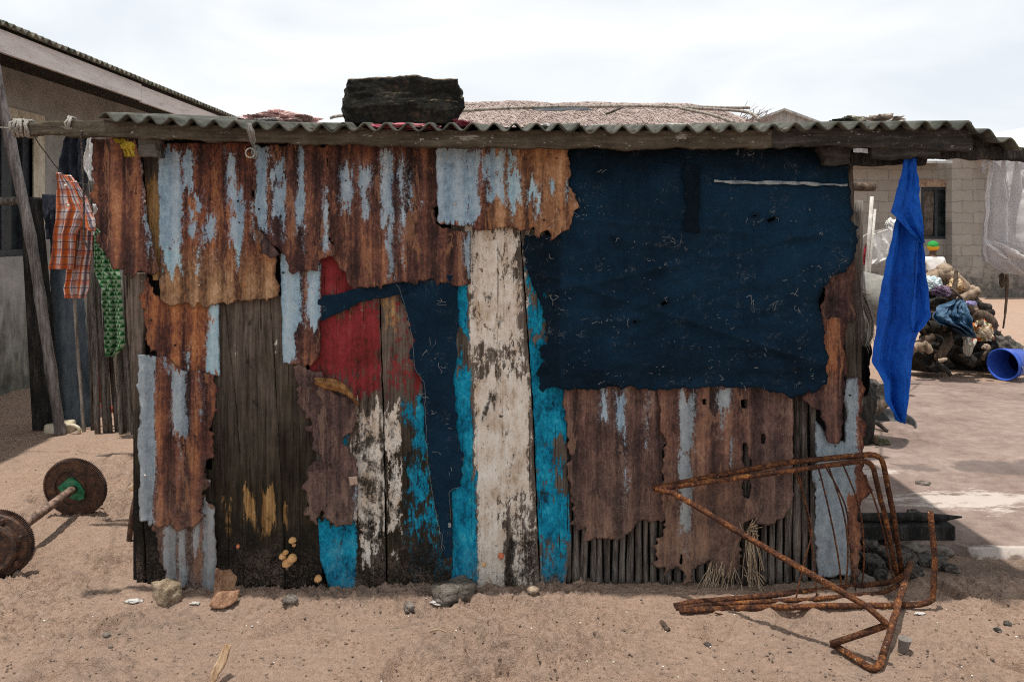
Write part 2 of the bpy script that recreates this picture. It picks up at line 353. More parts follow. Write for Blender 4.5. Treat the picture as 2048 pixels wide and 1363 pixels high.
def blob(name, c, rad, mat, parent=None, smooth=True, **k):
    v, f = blob_data(c, rad, **k); return link(name, mesh(name, v, f), mat, parent, smooth)
def cloth(name, rows, mat, parent=None, nu=60, nv=80, folds=5, depth=.02, seed=0, thick=.002, taper=1.0, wander=.8, fine=.4, bulge=None):
    "hanging cloth: rows = [(v, uL, uR, Y)] outline in photo columns at its own distance, with vertical folds"
    rows = np.array(rows, float); t = np.linspace(0, 1, nv); vv = rows[0, 0]+(rows[-1, 0]-rows[0, 0])*t
    uL = np.interp(vv, rows[:, 0], rows[:, 1]); uR = np.interp(vv, rows[:, 0], rows[:, 2]); Yr = np.interp(vv, rows[:, 0], rows[:, 3])
    s = np.linspace(0, 1, nu)
    Sg, Tg = np.meshgrid(s, t)
    wv = (fbm(vv/18, vv*0, 3, seed)-.5)*3.0; wr = (fbm(vv/18, vv*0+5, 3, seed)-.5)*3.0
    U = (uL+wv)[:, None]+((uR+wr)-(uL+wv))[:, None]*Sg; V = np.repeat(vv[:, None], nu, 1); Yg = np.repeat(Yr[:, None], nu, 1)
    ph = 2*np.pi*(folds*Sg+wander*fbm(Sg*3, Tg*1.2, 3, seed+1)*2)
    dy = depth*(np.sin(ph)*.6+np.sin(ph*1.7+2)*.3)*(.6+.6*Tg*taper)+depth*fine*(fbm(Sg*9, Tg*9, 4, seed+2)-.5)*2
    if bulge is not None: dy = dy+bulge(Sg, V)
    X = (U-CX)*Yg/F; Z = CH-(V-HY)*Yg/F; Yv = Yg-dy
    idx = np.arange(nu*nv).reshape(nv, nu)
    q = np.stack([idx[1:, :-1].ravel(), idx[1:, 1:].ravel(), idx[:-1, 1:].ravel(), idx[:-1, :-1].ravel()], 1)
    me = npmesh(name, np.stack([X.ravel(), Yv.ravel(), Z.ravel()], 1), q)
    uv = me.attributes.new('suv', 'FLOAT_VECTOR', 'POINT')
    wid = float(np.mean(uR-uL)*np.mean(Yr)/F); hei = float((rows[-1, 0]-rows[0, 0])*np.mean(Yr)/F)
    uv.data.foreach_set('vector', np.stack([Sg.ravel()*wid*1.25, Tg.ravel()*hei, Sg.ravel()*0], 1).astype(np.float32).ravel())
    o = link(name, me, mat, parent)
    if thick:
        md = o.modifiers.new('thickness', 'SOLIDIFY'); md.thickness = thick; md.offset = -1
    return o
# ================================================================== camera, sun, sky
cam = bpy.data.objects.new('camera', bpy.data.cameras.new('camera')); COL.objects.link(cam)
cam.location = (0, 0, CH); cam.rotation_euler = (math.pi/2, 0, 0)
cam.data.sensor_width = 36; cam.data.lens = F/2048*36; cam.data.shift_y = -(681.5-HY)/2048; cam.data.clip_end = 3000; cam.data.clip_start = .05
S.camera = cam
SUN = Vector((.125, .05, -1)).normalized()
sun = bpy.data.objects.new('sun', bpy.data.lights.new('sun', 'SUN')); COL.objects.link(sun)
sun.rotation_euler = SUN.to_track_quat('-Z', 'Y').to_euler(); sun.data.energy = 3.7; sun.data.angle = math.radians(1.0); sun.data.color = (1, .955, .88); sun.location = (0, 0, 20)
w = bpy.data.worlds.new('World'); S.world = w; w.use_nodes = True
nt = w.node_tree; bg = nt.nodes['Background']
sky = nt.nodes.new('ShaderNodeTexSky'); sky.sky_type = 'NISHITA'; sky.sun_disc = False
sky.sun_elevation = math.asin(-SUN.z); sky.sun_rotation = math.atan2(-SUN.x, -SUN.y)
L = nt.links.new
def wn(k, **a):
    n = nt.nodes.new(k)
    for x, y in a.items(): setattr(n, x, y)
    return n
tc = wn('ShaderNodeTexCoord')
mp = wn('ShaderNodeMapping'); mp.inputs['Scale'].default_value = (1, 1, 3.2); L(tc.outputs['Generated'], mp.inputs[0])
n1 = wn('ShaderNodeTexNoise'); n1.inputs['Scale'].default_value = 2.3; n1.inputs['Detail'].default_value = 7; n1.inputs['Roughness'].default_value = .52; n1.inputs['Distortion'].default_value = .6; L(mp.outputs[0], n1.inputs['Vector'])
r1 = wn('ShaderNodeValToRGB'); L(n1.outputs['Fac'], r1.inputs[0])
r1.color_ramp.elements[0].position = .36; r1.color_ramp.elements[0].color = (.66, .695, .73, 1)
r1.color_ramp.elements[1].position = .60; r1.color_ramp.elements[1].color = (.825, .83, .82, 1)
sk = wn('ShaderNodeMix', data_type='RGBA', blend_type='MULTIPLY'); sk.inputs[0].default_value = 1; L(sky.outputs[0], sk.inputs[6]); sk.inputs[7].default_value = (.10, .10, .10, 1)
mx = wn('ShaderNodeMix', data_type='RGBA'); mx.inputs[0].default_value = .88; L(sk.outputs[2], mx.inputs[6]); L(r1.outputs[0], mx.inputs[7])
L(mx.outputs[2], bg.inputs[0]); bg.inputs[1].default_value = 1.0
S.view_settings.view_transform = 'Standard'; S.view_settings.look = 'None'; S.view_settings.gamma = 1; S.view_settings.exposure = .42
S.cycles.max_bounces = 6; S.cycles.use_denoising = False; S.cycles.filter_width = 1.15

# ================================================================== ground
def gh(x, y):
    "height of the sand"
    x = np.asarray(x, float); y = np.asarray(y, float)
    nearb = np.clip((14-y)/8, 0, 1)
    big = (fbm(x*.9+3, y*.9, 3, 5)-.5)*.05
    foot = (fbm(x*4.2, y*4.2, 4, 6)-.5)*.034
    dirt = np.clip((fbm(x*1.5, y*1.9, 3, 9)-.40)*4, 0, 1)           # some stretches are churned, others swept smooth
    clump = (fbm(x*20+y*5, y*25-x*4, 4, 7, .62)-.5)*.026*(.30+1.0*dirt)+np.minimum(0, fbm(x*52, y*60, 3, 8, .6)-.50)*.055*(.28+dirt)+np.maximum(0, fbm(x*75, y*80, 2, 12)-.60)*.05*(.2+dirt)
    bank = .022*np.exp(-((y-3.07)/.09)**2)*((x > -1.5) & (x < 1.42))*(.4+fbm(x*6, y*3, 3, 10))
    dents = 0
    dr = np.random.default_rng(4)
    for k in range(150):
        px, py = dr.uniform(-2.9, 2.9), dr.uniform(2.35, 5.2)
        if (-1.62 < px < 1.5 and py > 2.98) or (px > 1.4 and py > 3.25): continue
        a = dr.uniform(0, 3.14); L_ = dr.uniform(.045, .10); W_ = dr.uniform(.028, .042)
        mm = (np.abs(x-px) < .35) & (np.abs(y-py) < .35)
        if not np.any(mm): continue
        xx, yy = x[mm]-px if x.ndim else x-px, y[mm]-py if y.ndim else y-py
        s_ = (xx*np.cos(a)+yy*np.sin(a))/L_; t_ = (-xx*np.sin(a)+yy*np.cos(a))/W_; q_ = s_*s_+t_*t_
        dd = dr.uniform(.016, .032)*(-np.exp(-q_*q_*.6)+.55*np.exp(-(np.sqrt(q_)-1.5)**2*4))
        if x.ndim: foot = np.asarray(foot); foot[mm] += dd
        else: foot = foot+dd
    r = (x > 1.45)*(y > 3.3)                                      # packed smooth yard to the side
    sm = np.clip((x-1.3)/.3, 0, 1)*np.clip((y-3.2)/.3, 0, 1)
    return big*.6+(foot+clump)*(1-.82*sm)*nearb+bank-.004
def m_sand():
    t = NT('dry_sand'); v = t.co()
    a = t.noise(v, 1.3, 5, .6); b = t.noise(v, 8, 6, .7); c = t.noise(v, 48, 6, .78, .3); d = t.noise(v, 190, 4, .8); e = t.noise(v, 26, 5, .7)
    sw = t.noise(t.co((.35, 1.3, 1), (0, 0, -.35)), 34, 5, .7, .4)
    k = t.con(t.ma('ADD', t.ma('ADD', t.ma('MULTIPLY', a, .14), t.ma('MULTIPLY', b, .20)), t.ma('ADD', t.ma('MULTIPLY', c, .28), t.ma('ADD', t.ma('MULTIPLY', d, .26), t.ma('MULTIPLY', sw, .12)))), 1.7)
    col = t.ramp(k, [(.02, (.145, .091, .064)), (.22, (.30, .198, .143)), (.48, (.46, .320, .240)), (.75, (.52, .375, .286)), (1, (.65, .50, .395))])
    reg = t.step(t.con(t.ma('ADD', t.ma('MULTIPLY', b, .55), t.ma('MULTIPLY', a, .45)), 1.4), .35, .75)
    col = t.mix(t.ma('MULTIPLY', reg, .42), col, t.ramp(k, [(.1, (.12, .082, .064)), (.5, (.275, .198, .157)), (.9, (.40, .30, .245))]))
    pit = t.noise(t.co((.8, 1.1, 1), (0, 0, -.3)), 62, 6, .8, .3)
    col = t.mix(t.ma('MULTIPLY', t.ma('MULTIPLY', t.step(pit, .50, .80), t.ma('ADD', t.ma('MULTIPLY', reg, .85), .15)), .55), col, (.165, .118, .094))  # dark flecks: shadows in the sand's pits painted in, along with dark crumbs
    col = t.mix(t.ma('MULTIPLY', t.mask('damp_shade', e, .75, .28), .62), col, t.ramp(e, [(.2, (.050, .038, .032)), (.8, (.155, .118, .098))]))
    h = t.ma('ADD', t.ma('MULTIPLY', c, .8), t.ma('ADD', t.ma('MULTIPLY', d, .5), t.ma('MULTIPLY', sw, .5)))
    t.bump(h, 1.0, .012); return t.fin(col, .95, 0, .08)
M_SAND = m_sand()
def axis(lo, hi, st, far0, far1, g=1.09):
    c = list(np.arange(lo, hi, st)); d = st; x = hi; a = []
    while x < far1: a.append(x); d *= g; x += d
    a.append(far1); d = st; x = lo; b = []
    while x > far0: x -= d*g; d *= g; b.append(x)
    return np.array(b[::-1]+c+a)
gx = axis(-2.4, 2.4, .0065, -900, 900); gy = axis(2.42, 4.0, .0060, -60, 2400, 1.04)
GX, GY = np.meshgrid(gx, gy); GZ = gh(GX, GY)*np.exp(-np.maximum(0, np.abs(GX)-8)/10)
gi = np.arange(GX.size).reshape(GX.shape)
me = npmesh('ground', np.stack([GX.ravel(), GY.ravel(), GZ.ravel()], 1), np.stack([gi[:-1, :-1].ravel(), gi[:-1, 1:].ravel(), gi[1:, 1:].ravel(), gi[1:, :-1].ravel()], 1))
damp_shade_f = np.clip(1-np.abs(GY-(3.33+.08*(fbm(GX*5, GY*0, 3, 3)-.5)))/.22, 0, 1)*((GX > 1.3) & (GX < 3))*.8
damp_shade_f = np.maximum(damp_shade_f, np.clip(1-np.hypot((GX-2.9)/1.1, (GY-4.55)/.16), 0, 1)*.9)
dr2 = np.random.default_rng(4); scuff_shade = np.clip((fbm(GX*3.1+GY, GY*5.2, 5, 55, .6)-.52)*3.6, 0, .36)*((GY > 2.3) & (GY < 7)); damp_shade_f = np.maximum(damp_shade_f, scuff_shade)  # scuffs darkened: churned moist sand, plus relief shading put into the colour
setattr_f(me, 'damp_shade', damp_shade_f.ravel())
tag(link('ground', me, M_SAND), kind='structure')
def onground(u, v, dz=0.0):
    p = G(u, v); p.z = float(gh(p.x, p.y))+dz; return p

# yard paving to the side: a thin worn cement screed with a broken pale edge
def m_yard():
    t = NT('worn_cement'); v = t.co(); a = t.noise(v, 1.6, 5, .6); b = t.noise(v, 11, 7, .7); c = t.noise(v, 90, 5, .75)
    k = t.ma('ADD', t.ma('MULTIPLY', a, .35), t.ma('ADD', t.ma('MULTIPLY', b, .4), t.ma('MULTIPLY', c, .25)))
    col = t.ramp(t.con(k, 1.5), [(.1, (.10, .071, .059)), (.35, (.178, .129, .108)), (.6, (.238, .178, .151)), (.9, (.32, .252, .218))])
    pale = t.mask('pale', t.noise(t.co((.6, 1.6, 1)), 9, 8, .78), 1.1, .12); col = t.mix(t.ma('MULTIPLY', pale, .6), col, (.56, .50, .45))
    wet = t.mask('damp_shade', t.noise(v, 5, 5, .6), 1.0, .1); col = t.mix(t.ma('MULTIPLY', wet, .6), col, (.085, .07, .066))
    t.bump(t.ma('ADD', b, c), .35, .006); return t.fin(col, .9, 0, .15)
ys = np.arange(3.40, 9.2, .035); xs = np.arange(1.50, 6.5, .035)
YX, YY = np.meshgrid(xs, ys)
front = 3.43+.035*(fbm(xs*4, xs*0, 3, 21)-.5)*2+np.where(xs < 2.0, .10*(2.0-xs)/.4+.15*(fbm(xs*9, xs*0, 3, 22)-.5), 0)
YY = np.maximum(YY, front[None, :])
edge = np.clip(1-(YY-3.43)/.07, 0, 1)*np.clip((YX-1.85)/.3, 0, 1)
YZ = .034+.010*edge+(fbm(YX*3, YY*3, 4, 23)-.5)*.014-.06*np.clip((YY-6.2)/2, 0, 1)-.055*np.clip((1.72-YX)/.2, 0, 1)
YZ[YY <= front[None, :]+1e-6] -= 0.0
yi = np.arange(YX.size).reshape(YX.shape)
sk_v = np.stack([YX[0], front-.006, np.full(xs.shape, -.05)], 1); n0 = YX.size
quads = np.concatenate([np.stack([yi[:-1, :-1].ravel(), yi[:-1, 1:].ravel(), yi[1:, 1:].ravel(), yi[1:, :-1].ravel()], 1),
                        np.stack([n0+np.arange(len(xs)-1), n0+1+np.arange(len(xs)-1), yi[0, 1:], yi[0, :-1]], 1)])
me = npmesh('pavement', np.concatenate([np.stack([YX.ravel(), YY.ravel(), YZ.ravel()], 1), sk_v]), quads)
pale = np.maximum(edge*.95, np.clip(1.0-np.hypot((YX-2.35)/.9, (YY-4.05)/.30), 0, 1)*.85); pale = np.maximum(pale, np.clip(1-np.hypot((YX-1.95)/.5, (YY-4.55)/.35), 0, 1)*.7)
damp_shade = np.clip(1-np.hypot((YX-3.0)/1.3, (YY-4.63)/.22), 0, 1)*1.2
setattr_f(me, 'pale', np.concatenate([pale.ravel(), pale[0]*0])); setattr_f(me, 'damp_shade', np.concatenate([damp_shade.ravel(), damp_shade[0]*0+.5]))
tag(link('pavement', me, m_yard()), kind='structure')

# ================================================================== materials
M_RUST = m_rust(); M_PW = m_paintwood()
M_GREYWOOD = m_simple('weathered_grey_wood', [(.3, (.045, .038, .033)), (.5, (.14, .122, .108)), (.7, (.25, .225, .20))], 30, .88, (1, 1, .1), .6)
M_POLE = m_simple('weathered_pole', [(.28, (.022, .017, .014)), (.5, (.085, .07, .06)), (.72, (.19, .165, .145))], 40, .88, (1, 1, .08), .7, rand=True)
M_POLEL = m_simple('pale_pole', [(.28, (.10, .085, .07)), (.5, (.24, .21, .18)), (.72, (.38, .345, .30))], 40, .85, (1, 1, .08), .6, rand=True)
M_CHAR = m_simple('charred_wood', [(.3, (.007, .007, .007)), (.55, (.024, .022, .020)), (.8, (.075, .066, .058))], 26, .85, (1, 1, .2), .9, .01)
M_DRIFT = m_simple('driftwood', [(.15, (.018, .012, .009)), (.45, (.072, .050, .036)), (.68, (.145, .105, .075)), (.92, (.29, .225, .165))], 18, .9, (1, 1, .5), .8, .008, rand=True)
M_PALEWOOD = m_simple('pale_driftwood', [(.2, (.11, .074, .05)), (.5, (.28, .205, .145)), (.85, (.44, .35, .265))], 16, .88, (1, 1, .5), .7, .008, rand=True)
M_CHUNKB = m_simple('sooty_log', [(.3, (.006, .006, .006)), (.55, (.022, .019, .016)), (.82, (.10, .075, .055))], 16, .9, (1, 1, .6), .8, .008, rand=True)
M_PLASTER = m_simple('pale_plaster', [(.3, (.20, .175, .14)), (.5, (.36, .32, .265)), (.7, (.46, .42, .35))], 3.2, .9, (1, 1, .6), .25)
M_DARK = m_simple('dark_interior', [(.3, (.006, .005, .005)), (.7, (.016, .014, .012))], 8, .95)
M_STRAW = m_simple('dry_fibre', [(.3, (.17, .115, .07)), (.55, (.36, .27, .18)), (.8, (.55, .45, .33))], 40, .9, (1, 1, .2))
M_STONE = m_simple('dull_stone', [(.3, (.06, .05, .042)), (.5, (.15, .125, .105)), (.75, (.27, .235, .20))], 22, .9, (1, 1, 1), .9, .01, rand=True)
M_DSTONE = m_simple('dark_rubble', [(.3, (.022, .020, .018)), (.5, (.072, .064, .057)), (.75, (.17, .15, .13))], 26, .92, (1, 1, 1), 1, .012, rand=True)
M_ROPE = m_simple('old_rope', [(.3, (.15, .14, .12)), (.5, (.32, .30, .27)), (.75, (.5, .48, .44))], 140, .95, (1, 1, 1), .9)
M_DROPE = m_simple('dark_cord', [(.3, (.02, .018, .018)), (.5, (.07, .062, .06)), (.75, (.18, .16, .15))], 160, .95)
def m_tarp():
    t = NT('navy_tarpaulin'); v = t.co(); a = t.noise(v, 3.2, 5, .6); b = t.noise(v, 14, 6, .65, .6); c = t.noise(v, 420, 3, .8)
    wv = t.nd('ShaderNodeTexWave'); wv.bands_direction = 'Z'; t.t.links.new(t.co(), wv.inputs['Vector']); wv.inputs['Scale'].default_value = 190; wv.inputs['Distortion'].default_value = 1.5
    k = t.ma('ADD', t.ma('MULTIPLY', a, .55), t.ma('ADD', t.ma('MULTIPLY', b, .25), t.ma('MULTIPLY', c, .2)))
    col = t.ramp(k, [(.15, (.0017, .0060, .0125)), (.40, (.0040, .0165, .034)), (.62, (.0076, .0315, .064)), (.9, (.018, .058, .105))])
    col = t.mix(t.ma('MULTIPLY', t.attr('faded'), .8), col, (.011, .043, .088))
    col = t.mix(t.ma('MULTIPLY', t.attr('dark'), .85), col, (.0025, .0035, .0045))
    col = t.mix(t.ma('MULTIPLY', t.step(t.noise(t.co((1, 1, 1)), 55, 5, .9, 1.5), .93, .99), .4), col, (.10, .12, .14))
    for sc_, rt_, ds_ in ((17, .3, 2.5), (30, -.5, 3.5), (11, 1.1, 1.5)):
        ln = t.noise(t.co((1, 1, .75), (0, rt_, 0)), sc_, 3, .6, ds_, gain=1.0); pch = t.noise(t.co((1, 1, 1.3), (0, rt_, 0)), sc_*.55, 5, .7)
        sc2 = t.ma('MULTIPLY', t.step(t.ma('ABSOLUTE', t.ma('SUBTRACT', ln, .5)), .012, .003), t.step(pch, .63, .78)); col = t.mix(t.ma('MULTIPLY', sc2, .75), col, (.17, .19, .20))
    t.bump(t.ma('ADD', t.ma('MULTIPLY', b, 1.3), t.ma('ADD', t.ma('MULTIPLY', wv.outputs['Fac'], .12), t.ma('MULTIPLY', t.noise(t.co((1, 1, 1), (0, .7, 0)), 28, 6, .6, 2), .9))), .9, .010); return t.fin(col, .82, 0, .10)
M_TARP = m_tarp()
M_FRAY = m_simple('frayed_thread', [(.2, (.10, .12, .13)), (.5, (.24, .25, .25)), (.8, (.42, .42, .40))], 30, .95)
def m_lichen(name, wood, spots, thr=.60, pale=(.40, .38, .34)):
    t = NT(name); v = t.co(); g = t.noise(t.co((.10, 1, 1)), 50, 7, .7, .5); a = t.noise(v, 12, 6, .7); f = t.noise(t.co((.45, 1, 1)), 75, 6, .78)
    col = t.ramp(t.ma('ADD', t.ma('MULTIPLY', g, .6), t.ma('MULTIPLY', a, .4)), wood)
    col = t.mix(t.ma('MULTIPLY', t.step(t.noise(t.co((.3, 1, 1)), 9, 7, .72, .4), thr+.01, thr+.05), .72), col, pale)
    col = t.mix(t.ma('MULTIPLY', t.step(f, thr+.02, thr+.06), .8), col, spots); t.bump(t.ma('ADD', g, f), .5, .004); return t.fin(col, .88)
M_BEAM = m_lichen('lichened_beam', [(.1, (.014, .011, .008)), (.45, (.055, .044, .030)), (.7, (.10, .083, .06)), (.95, (.17, .145, .11))], (.36, .36, .33), .70, (.30, .285, .255))
M_BEAMD = m_lichen('dark_lichened_beam', [(.3, (.009, .008, .007)), (.5, (.028, .025, .022)), (.72, (.07, .062, .055))], (.42, .42, .39), .73, (.16, .15, .13))
def m_asb():
    t = NT('mossy_fibre_cement'); v = t.co(); a = t.noise(v, 6, 6, .65); b = t.noise(t.co((1, .2, 1)), 40, 6, .7)
    k = t.ma('ADD', t.ma('MULTIPLY', a, .5), t.ma('MULTIPLY', b, .5))
    col = t.ramp(k, [(.15, (.014, .016, .012)), (.45, (.050, .052, .042)), (.68, (.105, .105, .088)), (.92, (.24, .235, .20))]); t.bump(k, .6, .005); return t.fin(col, .9)
M_ASB = m_asb()

# ================================================================== the shack
YF = 3.15
SH = thing('shack', (0, 3.8, 0), 'patchwork shack of rusted metal sheets, painted planks and navy tarpaulin', 'shack')
Y0, Y1, Y2, Y3 = 3.150, 3.136, 3.122, 3.106
# carcass behind the cladding
mb = MB()
mb.box((-1.515, 3.20, 0), (1.33, 3.225, 1.795)); mb.box((-1.44, 4.40, 0), (1.33, 4.42, 1.965)); mb.box((-1.44, 3.225, 0), (-1.42, 4.44, 1.78)); mb.box((1.31, 3.225, 0), (1.33, 4.44, 1.75))
mb.go('inner_wall', M_DARK, SH)
# close-set poles behind the sheets
random.seed(3)
u = 1136
proto = []
for k in range(5):
    pts = [Vector((0, 0, 0)), Vector((.002, 0, .3)), Vector((-.003, .002, .62)), Vector((.002, -.001, .95))]
    v_, f_ = tube_data(wob(smooth_path(pts, 5), .004, k), [.0135+.002*math.sin(i*.9+k) for i in range(16)], 10); proto.append(mesh('wall_pole', v_, f_))
first = []
while u < 1640:
    r = rnd.uniform(.80, 1.12); k = rnd.randrange(5)
    o = bpy.data.objects.new('wall_pole', proto[k]); COL.objects.link(o)
    if not proto[k].materials: proto[k].materials.append(M_POLE); proto[k].polygons.foreach_set('use_smooth', np.ones(len(proto[k].polygons), dtype=bool))
    o.parent = SH; x = (u-CX)*3.178/F
    o.location = Vector((x, 3.178+rnd.uniform(-.004, .004), -.02+rnd.uniform(0, .012)))-SH.location
    o.scale = (r, r, 1.0); o.rotation_euler = (0, rnd.uniform(-.012, .012), rnd.uniform(0, 6))
    u += rnd.uniform(13.5, 19)*r
def plank(name, poly, Y=Y0, thick=.024, label=None, **f):
    poly = [(a[0], a[1], a[2] if len(a) > 2 and abs(b[0]-a[0]) > abs(b[1]-a[1]) else .45) for a, b in zip(poly, poly[1:]+poly[:1])]
    return sheet(name, poly, Y, M_PW, SH, step=3.2, jag=1.2, warp=.003, lift=0, fields=dict(f, dust=dustlow), thick=thick, label=label)
def dim(v0, v1): return lambda u, v, d: np.clip((v-v0)/(v1-v0), 0, 1)
dustlow = lambda u, v, d: np.clip((v-1080+50*(fbm(u/25, v/40, 3, 78)-.5)*2)/110, 0, .85)
sootlow = lambda v0=1080, v1=1150, extra=0: (lambda u, v, d: np.clip((v-v0+40*(fbm(u/20, v/60, 3, 77)-.5)*2)/(v1-v0), 0, 1)*.62+extra)
# grey corner post and plain planks
plank('corner_plank', [(248, 548), (292, 545), (287, 720), (283, 960), (290, 1182, 3), (273, 1176, 3), (268, 870)], 3.165, .03, 'pale grey cracked corner plank', soot=sootlow(820, 1000, .05), dark=dim(700, 900))
plank('plank', [(283, 935), (300, 930), (424, 940), (420, 1186, 4), (296, 1190, 4)], Y0+.004, dark=1.0, soot=sootlow(1000, 1100, .3))
plank('plank', [(418, 595), (448, 595), (471.5, 800), (483.5, 960), (487.5, 1182, 4), (416, 1186, 4), (424, 900)], Y0+.003, dark=lambda u, v, d: np.clip((v-620)/360, .2, 1), soot=sootlow(940, 1120, .16), tan=[(445, 1000, 456, 1012), (447, 1020, 460, 1060, .8)])
plank('plank', [(449, 592), (539.5, 592), (556.5, 870), (564.5, 1000), (569.5, 1178, 4), (488.5, 1182, 4), (484, 960), (472, 800)], Y0, dark=lambda u, v, d: np.clip((v-620)/360, .18, 1), soot=lambda u, v, d: np.maximum(sootlow(1000, 1130, .12)(u, v, d), field(u, v, [(492, 634, 510, 650, .85, 9), (490, 708, 502, 722, .9, 8), (500, 782, 516, 800, .8, 10), (505, 868, 512, 880, .8, 7)], 6)), tan=[(488, 985, 506, 1035), (515, 1058, 526, 1072, .8), (526, 975, 552, 1062), (500, 1032, 512, 1050, .7)], white=[(470, 690, 476, 712, .75), (505, 625, 511, 650, .6)])
plank('plank', [(541, 592), (604, 592), (612, 735), (640, 960), (646, 1178, 4), (571, 1178, 4), (566, 1000), (558, 870)], Y0+.002, dark=lambda u, v, d: np.clip((v-600)/300, .15, 1), soot=sootlow(960, 1130, .14), tan=[(563, 1020, 574, 1062), (640, 1040, 642, 1050)], white=[(545, 672, 556, 712, .75), (530, 730, 536, 742, .6)])
# red over white and blue
plank('plank', [(590, 500), (757, 505), (761, 700), (765.5, 860), (772, 1180, 5), (716, 1190, 5), (662, 1190, 5), (640, 1120), (636, 1000), (628, 800)], Y0-.002, label='plank with flaking red paint above and blue paint at the foot', tan=[(640, 612, 745, 636, .75, 12), (655, 560, 708, 588, .62, 12)],
      red=[(560, 490, 712, 600, 1.05, 14), (600, 598, 770, 775, 1.0, 26), (690, 740, 770, 800, .9, 16)], white=[(708, 804, 800, 1060, .96, 14), (692, 878, 790, 1050, .98, 14), (712, 1030, 770, 1150, .72, 16), (718, 585, 730, 680, .55)], blue=[(600, 1045, 712, 1210, 1.3), (672, 868, 697, 932, 1.4), (712, 812, 722, 830, .8)],
      soot=lambda u, v, d: np.maximum(field(u, v, [(700, 800, 772, 1100, .52, 30), (757, 830, 768, 1170, .7, 6), (722, 878, 742, 905, 1, 14), (728, 955, 752, 990, 1, 16), (728, 1035, 752, 1065, 1, 14), (716, 1090, 790, 1200, .62, 25), (722, 760, 752, 815, .6, 20), (650, 1150, 720, 1200, .42, 25), (676, 1085, 684, 1108, .8, 8)], 3), field(u, v, [(640, 600, 720, 632, .62, 14), (670, 560, 710, 590, .5, 14)], 8)), dark=dim(800, 1000))
plank('plank', [(760, 575), (905, 570), (905, 1168, 5), (868, 1178, 5), (776, 1182, 5), (769, 860), (764, 700)], Y0, label='plank with worn red paint above and sooty white and blue below',
      red=[(775, 560, 860, 700, .58, 20), (815, 640, 860, 800, .82, 20), (762, 690, 840, 795, .66, 20)], tan=[(762, 585, 800, 670, .62, 16)], white=[(764, 808, 802, 920, .92), (772, 920, 806, 1060, .78), (775, 1060, 810, 1150, .45)], blue=[(798, 795, 850, 860, .85, 14), (834, 785, 852, 880, 1.25), (822, 870, 864, 915, 1.05, 14), (806, 920, 868, 1005, .86, 16), (812, 1010, 882, 1065, .92, 16), (800, 1050, 905, 1170, .62, 20)],
      soot=lambda u, v, d: field(u, v, [(770, 830, 800, 1100, .55, 20), (822, 800, 832, 1100, .6, 8), (805, 920, 905, 940, .75, 14), (780, 1060, 910, 1200, .66, 40), (800, 840, 830, 1050, .50, 25), (805, 900, 830, 925, .8, 10)], 5), dark=dim(760, 900))
plank('plank', [(902, 450), (1038.5, 450), (1049, 600), (1064, 800), (1079, 1172, 6), (1030, 1168, 6), (1000, 1178, 6), (960, 1180, 6), (903, 1174, 5)], Y0-.001, label='tall plank with flaking white paint and a turquoise edge',
      white=[(930, 440, 1000, 580, .98, 12), (985, 440, 1045, 560, .80, 14), (936, 540, 1046, 700, .98, 16), (938, 650, 1062, 770, .66, 16), (946, 740, 1062, 1010, 1.05, 14), (950, 960, 1014, 1190, 1.0, 14), (1005, 980, 1078, 1190, .72, 16)], blue=[(890, 552, 934, 660, 1.7), (890, 690, 928, 722, 1.1), (890, 738, 944, 1000, 1.4), (890, 960, 955, 1200, 1.4)], tan=[(978, 745, 1000, 800, .72), (952, 880, 1010, 910, .45)],
      soot=lambda u, v, d: np.maximum(field(u, v, [(1006, 760, 1008, 1180, .75, 2.5), (975, 690, 1000, 705, .7, 10), (990, 640, 1008, 660, .75, 9), (948, 500, 956, 512, .7, 7), (1008, 580, 1024, 600, .7, 9), (1010, 850, 1016, 862, .8, 6), (1020, 905, 1028, 920, .85, 7), (1000, 925, 1030, 935, .6, 7), (960, 1040, 975, 1050, .5, 9), (965, 790, 992, 822, .85, 14), (1012, 1080, 1030, 1190, .95, 10), (1030, 1060, 1080, 1180, .60, 20), (960, 575, 985, 595, .7, 12)], 6), np.clip((v-1150)/60, 0, .5)))
plank('plank', [(1041, 450), (1092, 465), (1120, 640), (1131, 780), (1136, 960), (1143, 1090), (1131, 1164, 6), (1082, 1172, 6), (1066.5, 800), (1052, 600)], Y0, label='plank with bright turquoise paint beside a strip of worn white',
      white=[(1035, 440, 1066, 690, .62), (1040, 760, 1060, 1110, .9), (1070, 1110, 1090, 1180, .66), (1056, 980, 1072, 1040, .9)], blue=[(1052, 515, 1080, 570, 1.2), (1058, 595, 1110, 660, 1.35), (1054, 680, 1128, 790, 1.35), (1060, 770, 1142, 880, 1.5), (1060, 880, 1106, 940, 1.35), (1075, 930, 1126, 958, 1.1), (1064, 950, 1110, 1000, 1.2), (1068, 985, 1142, 1088, 1.15), (1078, 1085, 1134, 1168, .85)],
      tan=[(1040, 490, 1055, 520, .5)], soot=lambda u, v, d: np.maximum(field(u, v, [(1066, 975, 1096, 1005, .85, 14), (1112, 900, 1140, 950, .42, 14), (1085, 1060, 1110, 1100, .6, 20), (1055, 890, 1070, 910, .8, 9)], 6), np.clip((v-1110)/90, 0, .45)))
plank('batten', [(286, 295), (318, 295), (322, 560), (306, 560), (292, 400)], 3.141, .02, 'narrow yellowish batten', tan=[(286, 352, 330, 560, .75)], dark=.5, soot=0.0)
